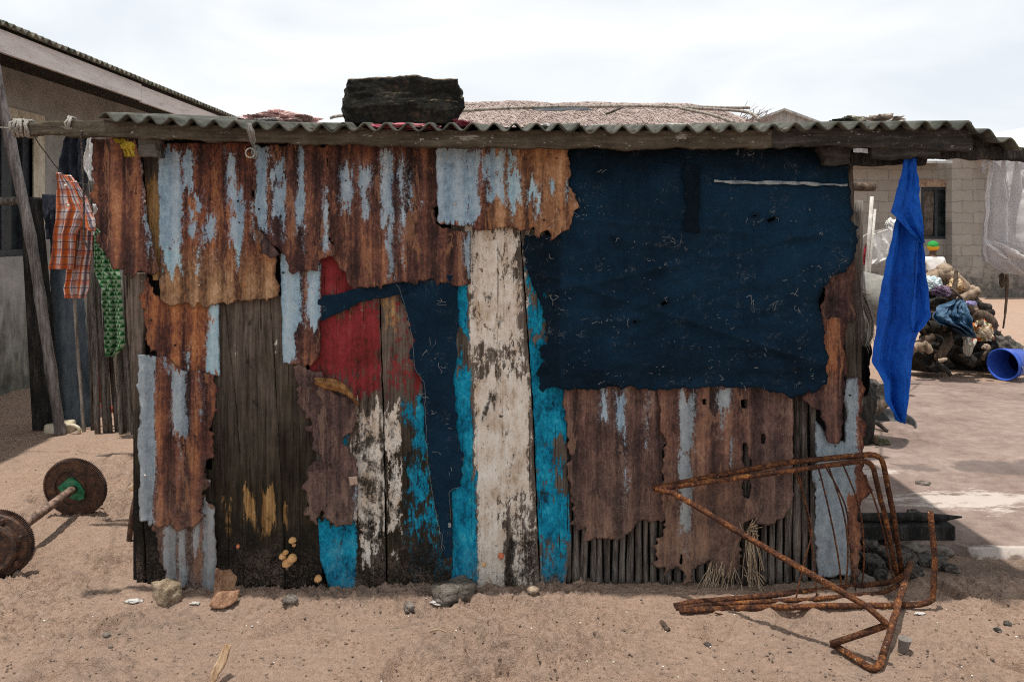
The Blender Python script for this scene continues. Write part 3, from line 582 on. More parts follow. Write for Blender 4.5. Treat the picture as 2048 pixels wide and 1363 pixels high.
# metal patches (photo columns/rows measured on the wall plane)
def patch(poly, Y, label=None, corr=(38, .0065, 0), name='metal_sheet', galv=(), hot=.5, jag=3.0, holes=(), lift=.004, **f):
    fl = dict(galv=list(galv), hot=hot, ochre=0.0, dust=lambda u, v, d: np.clip((v-890)/330, .0, .62), purple=0.0, cyan=0.0, grey=0.0, dark=lambda u, v, d: np.clip(.56-d/10, 0, 1)); fl.update(f)
    return sheet(name, poly, Y, M_RUST, SH, corr=corr, jag=jag, fields=fl, holes=holes, label=label, lift=lift)
hotv = lambda lo, hi, v0, v1: (lambda u, v, d: lo+(hi-lo)*np.clip((v-v0)/(v1-v0), 0, 1))
patch([(184, 276, 2), (270, 276, .5), (284, 312, 1.2), (290, 400, 1.5), (303, 470, 2.2), (320, 540, 4), (298, 549, 4), (264, 560, 5), (228, 541, 4), (205, 500, 4), (192, 440, 3), (184, 350, 3)], Y3, 'dark red-brown rusted sheet with a ragged lower edge', corr=(46, .005, .2),
      galv=[(287, 320, 298, 400, .75), (290, 400, 303, 468, .8), (296, 478, 310, 515, .8), (306, 515, 318, 530, .6)], hot=lambda u, v, d: .28+.30*field(u, v, [(205, 330, 290, 470, 1, 40)], 4), grey=.4, purple=.25)
patch([(318, 286, .6), (514, 286), (511, 420, 2), (521, 460, 3), (553, 508, 2), (558, 592, 4), (500, 602, 4), (420, 609, 4), (330, 606, 3), (321, 598, .8)], Y2, 'long rusted sheet with pale blue galvanised streaks',
      galv=[(312, 296, 361, 497, 1.1), (362, 306, 386, 386, .95), (391, 385, 402, 414, .9), (374, 418, 389, 438, .9), (374, 442, 396, 472, .9), (412, 413, 436, 475, .9), (400, 452, 411, 492, .85), (453, 310, 471, 370, 1), (452, 372, 481, 420, 1), (457, 420, 486, 492, 1), (325, 497, 359, 546, 1.1), (393, 498, 402, 542, .7), (425, 500, 435, 536, .65), (470, 480, 484, 530, .7), (503, 400, 511, 478, .8)],
      hot=hotv(.40, .58, 300, 560), ochre=hotv(0, .85, 480, 560), cyan=lambda u, v, d: np.clip((v-480)/30, 0, .9))
patch([(510, 288), (662, 288), (659, 480, 2), (677, 512, 3), (642, 516, 3), (636, 541, 3), (577, 541, 3), (571, 510, 2), (540, 486, 2), (516, 458, 2), (509, 420, 1)], Y3, 'rusted sheet with narrow blue vertical streaks',
      galv=[(512, 290, 537, 442, 1.1), (546, 320, 570, 362, .9), (549, 366, 573, 442, 1), (562, 450, 574, 470, .7), (594, 295, 610, 450, 1.05), (603, 465, 608, 502, .7), (644, 385, 662, 497, .75), (524, 440, 540, 474, .8)], hot=.36, purple=.3, grey=.15)
patch([(655, 288), (876, 288), (872, 445, 2), (884, 456, 3), (942, 462, 1), (942, 566, 3), (905, 572, 4), (850, 562, 4), (790, 567, 4), (740, 573, 4), (705, 578, 4), (692, 545, 3), (668, 520, 3), (657, 470, 1.5)], Y2, 'broad red-brown rusted sheet with thin blue streaks',
      galv=[(678, 335, 706, 402, .92), (682, 398, 697, 426, .85), (717, 335, 747, 380, .85), (719, 380, 735, 428, .8), (759, 300, 790, 362, .75), (761, 345, 785, 436, 1), (774, 428, 788, 556, .9), (800, 310, 810, 480, .9), (804, 480, 810, 545, .7), (814, 350, 826, 420, .75), (843, 400, 850, 428, .7), (922, 460, 944, 545, .8)], hot=lambda u, v, d: .40+.18*field(u, v, [(690, 470, 790, 580, 1, 40)], 4), purple=.35, grey=hotv(.1, .5, 400, 500))
patch([(872, 292), (1136, 290, 2), (1142, 345, 3), (1149, 398, 5), (1143, 436, 5), (1131, 462, 7), (1112, 474, 7), (1098, 462, 7), (1072, 474, 6), (1052, 462, 4), (1036, 455, 2), (950, 459, 3), (902, 449, 3), (876, 444, 1)], Y3-.004, 'ochre rusted sheet with pale blue patches and a toothed end',
      galv=[(865, 285, 935, 442, 1.1), (930, 290, 962, 442, .85), (966, 300, 1005, 358, .95), (976, 352, 1008, 396, .85), (1008, 300, 1036, 340, .7), (1012, 340, 1040, 412, 1), (1018, 405, 1034, 438, .8), (1053, 365, 1080, 402, .95), (1066, 400, 1078, 432, .85), (1096, 360, 1110, 390, .95), (1106, 438, 1112, 448, .7), (1130, 370, 1142, 396, .7)], hot=lambda u, v, d: .45+.2*np.clip((u-960)/60, 0, 1), ochre=lambda u, v, d: np.clip((u-960)/40, 0, .55), cyan=lambda u, v, d: np.clip((u-985)/40, 0, .7), corr=(40, .0055, .3))
patch([(296, 548, 3), (322, 598, 1), (438, 606, .5), (440, 752, 3), (415, 747, 4), (370, 747, 4), (332, 716, 5), (300, 706, 4), (287, 640, 4), (289, 580, 4)], Y1, 'bright orange rusted sheet with a pale cyan edge',
      galv=[(416, 604, 445, 640, 1.1), (411, 648, 445, 742, 1.1), (372, 695, 381, 736, .75)], hot=lambda u, v, d: .66-.22*field(u, v, [(330, 640, 388, 740, 1, 24), (285, 620, 305, 700, 1, 14)], 4), cyan=.75)
patch([(559, 508), (642, 514, 1), (641, 700, 2), (625, 731, 3), (602, 736, 3), (566, 726, .8)], Y1-.006, 'small sheet half pale blue and half rust',
      galv=[(555, 505, 602, 655, 1.1), (555, 600, 590, 735, 1.1), (613, 525, 641, 652, .95)], hot=.40, purple=.3, cyan=.25, corr=(44, .004, .1))
patch([(276, 709, 1.5), (332, 713, 2), (370, 742, 2), (432, 750, 3), (424, 850, 3), (433, 912, 5), (412, 935, 5), (422, 966, 5), (404, 992, 5), (396, 1046, 4), (345, 1056, 4), (281, 1041, 2)], Y2, 'tall sheet with a grey galvanised strip and brown rust',
      galv=[(270, 705, 309, 1050, 1.15), (325, 720, 345, 742, .8), (345, 732, 371, 862, 1.1), (352, 830, 378, 892, .8), (391, 755, 404, 792, .6), (394, 800, 405, 842, .6), (356, 905, 367, 962, .6), (415, 925, 424, 962, .7)], hot=.43, grey=.6, purple=.15, corr=(36, .0055, .4))
patch([(312, 1010, 2), (404, 990, 3), (430, 1012, 1), (433, 1190, 3), (405, 1186, 4), (388, 1192, 4), (370, 1176, 3), (340, 1168, 3), (318, 1120, 4), (306, 1060, 3)], Y1, 'grey galvanised sheet with rust stains standing in the sand',
      galv=[(330, 1030, 352, 1180, .95), (352, 1040, 376, 1160, .8), (383, 1040, 401, 1100, .85), (404, 1005, 440, 1200, 1.1), (375, 1130, 392, 1180, .65)], hot=.38, purple=.5, grey=.9, corr=(30, .004, .2))
patch([(586, 733, 3), (645, 740, 2), (652, 766, 2), (676, 790, 2), (714, 800, 1), (716, 838, 3), (700, 866, 4), (688, 874, 4), (694, 892, 4), (706, 908, 3), (718, 935, 2), (718, 965, 2), (705, 1048, 2), (668, 1052, 4), (645, 1018, 5), (632, 1050, 5), (608, 1032, 5), (613, 990, 5), (605, 968, 5), (615, 948, 5), (640, 922, 4), (626, 880, 4), (612, 850, 3), (600, 810, 3)], Y1-.006, 'thin purple-brown sheet torn to ragged points', corr=None,
      galv=[(706, 968, 716, 1040, .85)], hot=.42, purple=.95, holes=[[(612, 838), (622, 836), (624, 849), (613, 851)]])
# curled lip torn from that sheet
mb = MB(); n = 14
cv, cf = [], []
for i in range(20):
    s = i/19; u = 630+86*s; v = 762+44*s*s; wd = 5+20*math.sin(math.pi*min(1, s*.9+.15))
    for k in range(n):
        a = -1.9+2.9*k/(n-1); cv.append(P(u+2*math.sin(k), v+wd*.5*math.sin(a)+3*math.sin(7*s), 3.128-.030*math.cos(a)*(1-.35*s)-.012*(1-s)))
for i in range(19):
    for k in range(n-1): cf.append((i*n+k, (i+1)*n+k, (i+1)*n+k+1, i*n+k+1))
M_LIP = m_simple('ochre_rust', [(.3, (.07, .03, .012)), (.5, (.20, .095, .032)), (.75, (.40, .22, .085))], 30, .75)
o = link('curled_strip', mesh('curled_strip', cv, cf), M_LIP, SH); md = o.modifiers.new('t', 'SOLIDIFY'); md.thickness = .0015
patch([(1128, 752, .3), (1332, 752), (1330, 1038, 3), (1292, 1040, 7), (1268, 1054, 7), (1256, 1066, 7), (1216, 1074, 8), (1180, 1079, 8), (1152, 1056, 5), (1141, 1000, 3), (1134, 860, 2)], Y1, 'brown rusted sheet under the tarpaulin with a crumbled lower edge',
      galv=[(1198, 780, 1214, 840, .9), (1231, 775, 1252, 850, .85), (1290, 790, 1300, 900, .62), (1246, 850, 1252, 1000, .62)], lift=.002, hot=.47, purple=.8, ochre=lambda u, v, d: .15+.5*field(u, v, [(1195, 780, 1260, 1050, 1, 18), (1290, 780, 1310, 900, 1, 12)], 5), corr=(43, .006, 0), jag=4)
patch([(1320, 752, .3), (1588, 756, 1), (1585, 900, 2), (1581, 1012, 3), (1560, 1041, 6), (1530, 1049, 6), (1502, 1040, 6), (1489, 1062, 5), (1480, 1140, 5), (1445, 1150, 7), (1424, 1132, 7), (1404, 1124, 7), (1386, 1170, 7), (1368, 1145, 7), (1330, 1152, 7), (1313, 1132, 6), (1316, 1080, 6), (1326, 1030, 4)], Y1-.003, 'brown rusted sheet with grey streaks, a long tear and a toothed lower edge',
      galv=[(1358, 780, 1392, 905, .92), (1358, 900, 1384, 1062, .86), (1434, 775, 1466, 832, .85), (1438, 830, 1449, 868, .75), (1455, 880, 1469, 932, .72), (1364, 1060, 1380, 1120, .55)], lift=.002, hot=.47, grey=.85, purple=lambda u, v, d: .62+.3*np.clip((u-1470)/60, 0, 1), ochre=lambda u, v, d: .15+.45*np.clip((v-900)/200, 0, 1), corr=(43, .006, .5), jag=4,
      holes=[[(1486, 884), (1492, 884), (1494, 905), (1503, 920), (1500, 960), (1498, 996), (1486, 992), (1489, 940), (1484, 915)], [(1524, 868), (1530, 868), (1529, 889), (1523, 886)], [(1482, 800), (1494, 798), (1494, 818), (1483, 816)], [(1404, 798), (1412, 797), (1411, 808), (1404, 809)], [(1360, 1108), (1364, 1106), (1364, 1126), (1360, 1128)]])
patch([(1640, 555, 3), (1690, 540, 3), (1708, 462, 2), (1710, 640, 2), (1690, 642, 3), (1648, 645, 3)], Y1, 'small dull red rusted sheet beside the tarpaulin', hot=.38, purple=.6, corr=None)
patch([(1642, 636), (1690, 636), (1691, 762, 2), (1688, 800, 2), (1679, 886, 2), (1656, 884, 2), (1642, 822, 2), (1602, 794, 3), (1618, 772, 2), (1646, 752, 2)], Y2, 'narrow rusted strip tapering to a point', hot=lambda u, v, d: .5-.15*np.clip((v-740)/40, 0, 1), purple=lambda u, v, d: .1+.6*np.clip((v-740)/40, 0, 1), corr=(50, .004, 0))
patch([(1628, 845), (1664, 884), (1692, 884), (1694, 756), (1716, 752, 2), (1731, 778, 3), (1727, 840, 3), (1731, 950, 4), (1741, 985, 5), (1724, 1000, 4), (1716, 1152, 2), (1632, 1154, 2)], Y1, 'blue-grey galvanised sheet with a rusty side edge',
      galv=[(1620, 840, 1713, 1000, 1.1), (1690, 750, 1713, 900, 1.0), (1620, 990, 1700, 1160, 1.05)], hot=.52, grey=.55, cyan=.25, corr=None, bend=None) if False else None
sheet('metal_sheet', [(1628, 840), (1664, 884), (1690, 884), (1692, 756), (1716, 752, 2), (1731, 778, 3), (1727, 840, 3), (1729, 930, 4), (1741, 985, 5), (1724, 1000, 4), (1716, 1152, 2), (1632, 1154, 2)], Y1+.004, M_RUST, SH, corr=None, jag=2, label='blue-grey galvanised sheet with a rusty side edge',
      fields=dict(dust=lambda u, v, d: np.clip((v-1000)/260, 0, .5), galv=[(1620, 835, 1710, 1000, 1.1), (1685, 750, 1712, 900, .95), (1620, 990, 1695, 1170, 1.05)], hot=.5, ochre=0.0, purple=.2, cyan=.15, grey=.6, dark=lambda u, v, d: np.clip(.6-d/16, 0, 1)))
patch([(514, 456, .6), (536, 478, .6), (560, 508, 1), (541, 517, 2), (524, 506, 1)], Y3-.014, corr=None, name='folded_corner', hot=.30, purple=.9, jag=1)
M_TAB = m_simple('bright_bent_tin', [(.2, (.34, .20, .12)), (.6, (.50, .42, .36)), (.9, (.6, .58, .55))], 30, .6)
sheet('bent_tab', [(698, 952), (716, 950), (716, 968), (700, 970)], 3.112, M_TAB, SH, step=2, jag=.8, lift=0, warp=.001, bend=lambda u, v: .012*(970-v)/18)  # pale tab: sunlight on the torn tip painted as a bright colour
for (u, v, yy) in ((290, 402, Y3), (910, 407, Y3-.004), (398, 570, Y2), (420, 398, Y2), (476, 402, Y2), (518, 418, Y3), (612, 505, Y3), (640, 478, Y3), (566, 545, Y1-.006), (1088, 440, Y3-.004), (302, 640, Y1), (350, 690, Y1), (290, 950, Y2), (366, 890, Y2), (1430, 830, Y1-.01), (1240, 905, Y1), (1664, 600, Y1), (1700, 790, Y1)):
    c_ = P(u, v, yy-.007); blob('nail_head', c_, (.0045, .0035, .0045), (M_TAB if u in (290, 910, 398) else M_CHAR), SH, sub=2, amp=.15)
# tarpaulin and its strips
crease = lambda u, v, a, c, w, h: h*np.exp(-((v-(a*(u-1380)+c))/w)**2)
tf = lambda u, v, d: .9*np.maximum(np.maximum(crease(u, v, .32, 640, 5, .5), crease(u, v, -.22, 520, 5, .45)), np.maximum(crease(u, v, .08, 455, 5, .4), crease(u, v, -.5, 600, 7, .35)))*fbm(u/40, v/40, 3, 66)+field(u, v, [(1400, 330, 1560, 450, 1.0, 80), (1180, 380, 1330, 500, .75, 70), (1540, 370, 1690, 520, .9, 60), (1200, 520, 1600, 640, .4, 90), (1130, 676.5, 1650, 679.5, .7, 3)], 31, 20)  # crease lines lightened: worn fading, and fold shading put into the colour
tsag = lambda u, v: .016*(fbm(u/75+v/300, v/34, 3, 43)-.5)*2+.010*np.sin(v/21+u/130+2*fbm(u/120, v/120, 2, 44))*np.clip((v-430)/150, 0, 1)*fbm(u/150, v/90, 2, 45)
tbend = lambda u, v: np.clip((u-1120)/70, .15, 1)*(tsag(u, v)+.013)+crease(u, v, .32, 640, 9, .014)+crease(u, v, -.22, 520, 8, .012)+crease(u, v, .08, 455, 7, .009)-crease(u, v, -.5, 600, 14, .010)+crease(u, v, .02, 690, 4, .004)+crease(u, v, -.9, 470, 12, .007)*(u > 1250)+.006*np.sin(u/55+v/160)+.010*(fbm(u/60, v/40, 4, 41)-.5)+.008*np.exp(-((v-730)/16)**2)+.012*np.clip((v-740)/60, 0, 1)*(fbm(u/35, v/200, 2, 42)-.3)+.02*np.exp(-((u-1120)/14)**2-((v-730)/50)**2)
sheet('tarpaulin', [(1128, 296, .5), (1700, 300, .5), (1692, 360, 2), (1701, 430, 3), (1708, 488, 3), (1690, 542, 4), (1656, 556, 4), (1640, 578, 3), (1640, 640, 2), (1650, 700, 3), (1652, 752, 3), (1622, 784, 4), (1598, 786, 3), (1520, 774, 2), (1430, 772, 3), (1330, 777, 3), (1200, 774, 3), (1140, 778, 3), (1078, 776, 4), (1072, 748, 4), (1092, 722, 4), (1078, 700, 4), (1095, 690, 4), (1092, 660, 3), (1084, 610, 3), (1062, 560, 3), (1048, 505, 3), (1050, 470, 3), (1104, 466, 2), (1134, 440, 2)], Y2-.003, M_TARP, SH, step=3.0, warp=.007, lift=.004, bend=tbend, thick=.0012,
      fields=dict(faded=tf, dark=lambda u, v, d: np.maximum(np.maximum(np.clip((370-v)/90, 0, .95), .6*np.clip(1-d/10, 0, 1)), field(u, v, [(1040, 470, 1122, 790, .5, 5), (1130, 700, 1660, 790, .35, 40)], 3, 2))),  # top rows darkened towards the eave: its shade is painted into the colour
      holes=[[(1222, 474), (1232, 480), (1238, 484), (1230, 483)], [(1532, 440), (1548, 434), (1552, 436), (1536, 445)], [(1322, 604), (1334, 600), (1332, 608), (1324, 610)], [(1264, 642), (1272, 640), (1270, 646)], [(1500, 432), (1514, 428), (1512, 433)], [(1084, 586), (1092, 582), (1096, 592), (1090, 600)]])
zero = dict(faded=.25, dark=0.0)
sheet('tarpaulin_strip', [(636, 592), (700, 580), (800, 563), (816, 582), (736, 602), (645, 643), (636, 640)], Y1-.004, M_TARP, SH, step=2.6, jag=1.5, fields=dict(faded=.12, dark=.2), thick=.001)
sheet('tarpaulin_strip', [(795, 560), (918, 552), (912, 690, 2), (909, 780, 2), (915, 860, 2), (926, 930, 3), (921, 974, 3), (901, 986, 3), (904, 1046, 2), (903, 1110, 2), (889, 1112, 2), (880, 1060, 2), (868, 1010, 2), (850, 880, 2), (846, 770, 3), (829, 740, 3), (823, 650, 3), (812, 622, 3)], Y1-.004, M_TARP, SH, step=2.6, jag=2, bend=lambda u, v: .006*np.sin(u/17+v/90), fields=zero, thick=.001)
sheet('tarpaulin_strip', [(1368, 326), (1400, 332), (1396, 466, 1), (1362, 460, 2), (1368, 425, 2)], Y2-.016, M_TARP, SH, step=2.6, jag=1.5, warp=.001, lift=.001, bend=tbend, fields=dict(faded=0.0, dark=.75), thick=.001)
M_TAPE = m_simple('dirty_white_tape', [(.3, (.10, .13, .15)), (.5, (.20, .225, .235)), (.8, (.38, .39, .385))], 30, .9)
sheet('pale_tape', [(1426, 360), (1500, 363), (1600, 364), (1690, 368), (1690, 373), (1600, 369), (1500, 368), (1427, 365)], Y2-.014, M_TAPE, SH, step=1.6, jag=.8, warp=.001, lift=0, bend=tbend, thick=.001)
# frayed threads standing out of the tarpaulin
mb = MB()
spots = [(1330, 600, 14), (1505, 436, 22), (1545, 430, 16), (1235, 478, 12), (1262, 640, 12), (1340, 480, 14), (1365, 484, 12), (1500, 590, 20), (1590, 600, 22), (1480, 770, 14), (1384, 748, 14), (1435, 750, 14), (1300, 745, 10), (1600, 620, 14), (1640, 470, 12), (1635, 530, 12), (1090, 475, 10), (1100, 510, 16), (1098, 600, 22), (1160, 540, 10), (1210, 515, 10), (1305, 515, 10), (1180, 640, 16), (1530, 700, 14), (1460, 640, 10), (1508, 735, 10), (1600, 700, 10), (880, 600, 22), (860, 700, 20), (880, 730, 18), (860, 820, 16), (890, 850, 12), (845, 790, 14), (895, 940, 12), (878, 905, 12), (812, 590, 14), (1225, 750, 16), (1200, 770, 12), (1560, 560, 12), (1415, 690, 10), (1150, 430, 12), (1195, 345, 14), (1640, 760, 10)]
for i in range(60):
    cu, cv_ = rnd.uniform(1100, 1640), rnd.uniform(410, 765)
    for j in range(rnd.choice([1, 1, 2, 4])): spots.append((cu+rnd.gauss(0, 9), cv_+rnd.gauss(0, 7), rnd.uniform(3, 7)))
for (u, v, L_) in spots:
    yy = (Y1-.014) if u < 940 else Y2-.013-float(tbend(np.array([u*1.0]), np.array([v*1.0]))[0])
    if u < 940 and not (826 < u < 912): continue
    for j in range(max(1, int(L_/6))):
        a = rnd.choice([0, 0, 1.4, .6, 2.4])+rnd.uniform(-.5, .5); l = rnd.uniform(.4, 1.0)*L_; uu = u+rnd.uniform(-L_, L_)*.5; vv = v+rnd.uniform(-L_, L_)*.5
        pts = []
        for s in range(7):
            a += rnd.uniform(-.8, .8); uu += math.cos(a)*l/6; vv += math.sin(a)*l/6; pts.append(P(uu, vv, yy+rnd.uniform(-.004, .002)))
        mb.tube(pts, rnd.uniform(.0004, .0010), 4)
for e0, rr_ in (([(798, 565), (806, 590), (813, 622), (822, 650), (826, 700), (829, 740), (846, 772), (848, 830), (851, 880)], .0009), ([(853, 880), (866, 1000), (880, 1056), (890, 1100), (893, 1112)], .0008), ([(880, 1058), (886, 1078), (884, 1096), (889, 1108)], .0012), ([(922, 974), (906, 978), (900, 990), (902, 1040)], .0009)):
    for rep in range(1):
        q_ = smooth_path([P(a_+rnd.uniform(-3, 3), b_+rnd.uniform(-3, 3), Y1-.013-rnd.random()*.004) for a_, b_ in e0], 5); mb.tube(wob(q_, .006, rep+len(e0), 40), rr_*.6, 4)
for k in range(16): a_ = rnd.uniform(-.6, .6); mb.tube([P(902-s*3*math.cos(a_), 1046+k*.5+s*2.5*math.sin(a_), Y1-.014) for s in range(3)], .0011, 4)
tag(mb.go('frayed_threads', M_FRAY, SH), kind='stuff')
# uprights and blocks under the eave
plank('upright', [(1676, 298), (1706, 298), (1714, 792), (1694, 792)], Y0-.002, .03, dark=.35, soot=lambda u, v, d: np.clip((380-v)/100, 0, .7))  # top end blackened below the eave: eave shade put into the colour
plank('upright', [(1704, 470), (1720, 470), (1724, 792), (1712, 792)], Y0+.02, .03, dark=.2, soot=0.0)
def timber(name, poly, Y, depth, mat, **k): return sheet(name, poly, Y, mat, SH, step=4, jag=1.4, warp=.002, lift=0, thick=depth, **k)
timber('eave_block', [(276, 270), (313, 272), (313, 316), (276, 312)], 3.02, .07, m_lichen('grey_block', [(.3, (.04, .036, .032)), (.5, (.10, .09, .08)), (.7, (.17, .155, .14))], (.45, .45, .42), .76))
timber('eave_block', [(1640, 292), (1703, 294), (1703, 331), (1652, 330)], 3.05, .06, M_BEAMD)
timber('eave_beam', [(36, 243), (120, 242), (200, 241), (500, 254), (870, 261), (1300, 261), (1545, 258), (1545, 294), (1300, 297), (870, 294), (500, 285), (190, 272), (36, 268)], 2.985, .045, M_BEAM)
timber('eave_beam', [(1540, 257), (1700, 255), (1945, 254), (1945, 303), (1700, 291), (1540, 294)], 2.990, .045, M_BEAMD)
timber('drying_beam', [(1744, 291), (1882, 294), (1882, 318, 3), (1820, 318), (1744, 317)], 3.000, .03, M_BEAMD)
timber('drying_beam', [(1860, 292), (2080, 296), (2080, 321), (1860, 317)], 3.04, .05, M_CHAR)
timber('drying_beam', [(1700, 303), (1855, 305), (1852, 331), (1800, 329), (1700, 330)], 3.075, .03, M_CHAR)
# corrugated roof sheets, rising to the back
def roofsheet(u0, u1, vf, dz, ph, Yfr=2.95, back=4.62, slope=.129, amp=.0145, drop=None, label=None, seed=0):
    x0 = (u0-CX)*Yfr/F; x1 = (u1-CX)*Yfr/F; nx = int((x1-x0)/.0066); ny = 26
    xs = np.linspace(x0, x1, nx); ys = np.linspace(0, 1, ny); XX, YY = np.meshgrid(xs, ys)
    uf = XX*F/Yfr+CX; zf = CH-(np.interp(uf, [v[0] for v in vf], [v[1] for v in vf])-HY)*Yfr/F
    yy = Yfr+(back-Yfr)*YY+.008*(fbm(XX*8, YY*0, 3, seed)-.5)
    zz = zf+slope*(yy-Yfr)+amp*np.sin(2*np.pi*(XX/.0795+ph))+dz+.004*(fbm(XX*5, yy*2, 3, seed+1)-.5)
    if drop is not None: zz = zz+drop(XX, yy)
    ii = np.arange(nx*ny).reshape(ny, nx)
    me = npmesh('roof_sheet', np.stack([XX.ravel(), yy.ravel(), zz.ravel()], 1), np.stack([ii[:-1, :-1].ravel(), ii[:-1, 1:].ravel(), ii[1:, 1:].ravel(), ii[1:, :-1].ravel()], 1))
    o = link('roof_sheet', me, M_ASB, SH); md = o.modifiers.new('t', 'SOLIDIFY'); md.thickness = .0065; md.offset = -1
    if label: o['label'] = label
    return o
VF = [(180, 228), (230, 233), (300, 238), (440, 247), (700, 256), (1000, 257), (1200, 258), (1600, 255), (1940, 253)]
roofsheet(197, 690, VF, 0, .1, seed=1); roofsheet(648, 1160, VF, .0075, .1, seed=2); roofsheet(1120, 1610, VF, .001, .1, Yfr=2.955, seed=3); roofsheet(1570, 1945, VF, .0085, .1, seed=4)
roofsheet(1905, 2044, [(1905, 252), (1942, 252), (2044, 293)], .0025, .1, seed=5, slope=.129, label='drooping end sheet of the roof')
# ================================================================== house beside the shack
HX, EX = -4.35, -3.50
HL = thing('house', (HX, 7.5, 0), 'pale plastered house with a long fascia board and corrugated roof edge', 'house')
mb = MB()
wy0, wy1, wz0, wz1 = 5.9, 7.26, 1.17, 2.36
for lo, hi in (((-4.55, 3.6, -.05), (HX, wy0, 3.05)), ((-4.55, wy1, -.05), (HX, 11.2, 3.05)), ((-4.55, wy0, -.05), (HX, wy1, wz0)), ((-4.55, wy0, wz1), (HX, wy1, 3.05))): mb.box(lo, hi)
def m_houseplaster():
    t = NT('stained_plaster'); v = t.co(); a = t.noise(v, 1.1, 6, .65); b = t.noise(v, 7, 7, .7); st = t.noise(t.co((1, 1, .25)), 9, 6, .7); f = t.noise(v, 80, 4, .7)
    k = t.ma('ADD', t.ma('MULTIPLY', a, .45), t.ma('ADD', t.ma('MULTIPLY', b, .35), t.ma('MULTIPLY', f, .2)))
    col = t.ramp(k, [(.2, (.16, .158, .15)), (.5, (.315, .31, .292)), (.8, (.45, .44, .415))])
    tc = t.nd('ShaderNodeTexCoord'); sx = t.nd('ShaderNodeSeparateXYZ'); t.t.links.new(tc.outputs['Object'], sx.inputs[0])
    moss = t.ma('MULTIPLY', t.step(t.ma('ADD', sx.outputs['Z'], t.ma('MULTIPLY', st, 1.5)), 1.75, .85), .8)       # mould creeping up from the ground
    col = t.mix(moss, col, t.ramp(b, [(.3, (.035, .034, .026)), (.7, (.15, .14, .105))])); t.bump(k, .3, .006); return t.fin(col, .9)
mb.go('wall', m_houseplaster(), HL)
mb = MB(); z0, z1 = 2.62, 2.775
M_FASC = m_simple('bleached_board', [(.1, (.30, .265, .25)), (.4, (.56, .515, .495)), (.8, (.68, .64, .62))], 14, .9, (1, .14, 1), .5)
for ya, yb, dzz in ((3.6, 7.56, 0), (7.565, 11.3, -.012)):
    m_ = MB(); m_.box((EX-.028, ya, z0+dzz), (EX, yb, z1+dzz)); m_.go('fascia_board', M_FASC, HL)
ny = 900; yy = np.linspace(3.5, 11.4, ny); xx = np.linspace(EX+.05, -8.5, 6); YY_, XX_ = np.meshgrid(yy, xx)
ZZ_ = 2.80+(EX+.05-XX_)*.30+.016*np.sin(2*np.pi*YY_/.085)+.01*(fbm(YY_*2, XX_, 3, 90)-.5); ii = np.arange(ny*6).reshape(6, ny)
M_OLDROOF = m_simple('old_roofing', [(.3, (.04, .042, .034)), (.5, (.12, .12, .095)), (.72, (.26, .25, .20))], 9, .9, (1, 1, 1), .4)
me = npmesh('roof', np.stack([XX_.ravel(), YY_.ravel(), ZZ_.ravel()], 1), np.stack([ii[:-1, :-1].ravel(), ii[:-1, 1:].ravel(), ii[1:, 1:].ravel(), ii[1:, :-1].ravel()], 1)[:, ::-1])
o = link('roof', me, M_OLDROOF, HL); md = o.modifiers.new('t', 'SOLIDIFY'); md.thickness = .008
m_ = MB(); m_.box((-4.40, 3.6, 2.80), (EX-.03, 11.2, 2.815)); m_.go('soffit', M_CHAR, HL)
M_WFRAME = m_simple('dark_window_frame', [(.3, (.012, .016, .022)), (.7, (.035, .042, .05))], 20, .5); M_CREAM = m_simple('cream_paint', [(.3, (.34, .30, .22)), (.5, (.50, .46, .36)), (.75, (.60, .56, .46))], 9, .8, (1, 1, .4), .2)
t = NT('dark_glass'); M_GLASS = t.fin(t.ramp(t.noise(t.co(), 3, 4, .6), [(.3, (.008, .012, .014)), (.7, (.03, .038, .04))]), .12, 0, .5)
m_ = MB()
for lo, hi in (((-4.47, wy0, wz0), (HX-.03, wy0+.06, wz1)), ((-4.47, wy1-.10, wz0), (HX-.03, wy1, wz1)), ((-4.47, wy0+.06, wz0), (HX-.03, wy1-.10, wz0+.06)), ((-4.47, wy0+.06, wz1-.06), (HX-.03, wy1-.10, wz1)), ((-4.46, 6.88, wz0+.06), (HX-.04, 6.93, wz1-.06))): m_.box(lo, hi)
wf = m_.go('window', M_WFRAME, HL)
m_ = MB(); m_.box((-4.44, wy0+.06, wz0+.06), (-4.43, wy1-.10, wz1-.06)); m_.go('pane', M_GLASS, wf)
m_ = MB(); m_.box((HX-.10, wy1, wz0-.05), (HX+.012, wy1+.17, wz1+.10)); m_.box((HX-.10, wy0-.2, wz1), (HX+.014, wy1, wz1+.10)); m_.go('surround', M_CREAM, wf)

# ================================================================== thatched hut, far gable, block house
TH = thing('thatched_hut', (.6, 7.6, 0), 'long hut with a shaggy pinkish straw thatch roof tied down with poles', 'hut')
def ridge(x): return 2.685-.015*(x-.5)**2-.22*np.clip((x-1.75)/.8, 0, 1)**2
def thz(x, s): return 1.72+(ridge(x)-1.72)*s+.05*np.sin(np.pi*s)+.05*(fbm(x*2.5+40, s*5, 4, 60)-.5)
nx, ns = 130, 46; xs_ = np.linspace(-1.42, 2.55, nx); ss = np.linspace(0, 1, ns); XX_, SS_ = np.meshgrid(xs_, ss)
y_ = 6.35+1.65*SS_; ii = np.arange(nx*ns).reshape(ns, nx); z_ = thz(XX_, SS_)
back = np.stack([XX_.ravel(), (9.65-1.65*SS_).ravel(), z_.ravel()], 1); front_ = np.stack([XX_.ravel(), y_.ravel(), z_.ravel()], 1)
q = np.stack([ii[:-1, :-1].ravel(), ii[:-1, 1:].ravel(), ii[1:, 1:].ravel(), ii[1:, :-1].ravel()], 1)
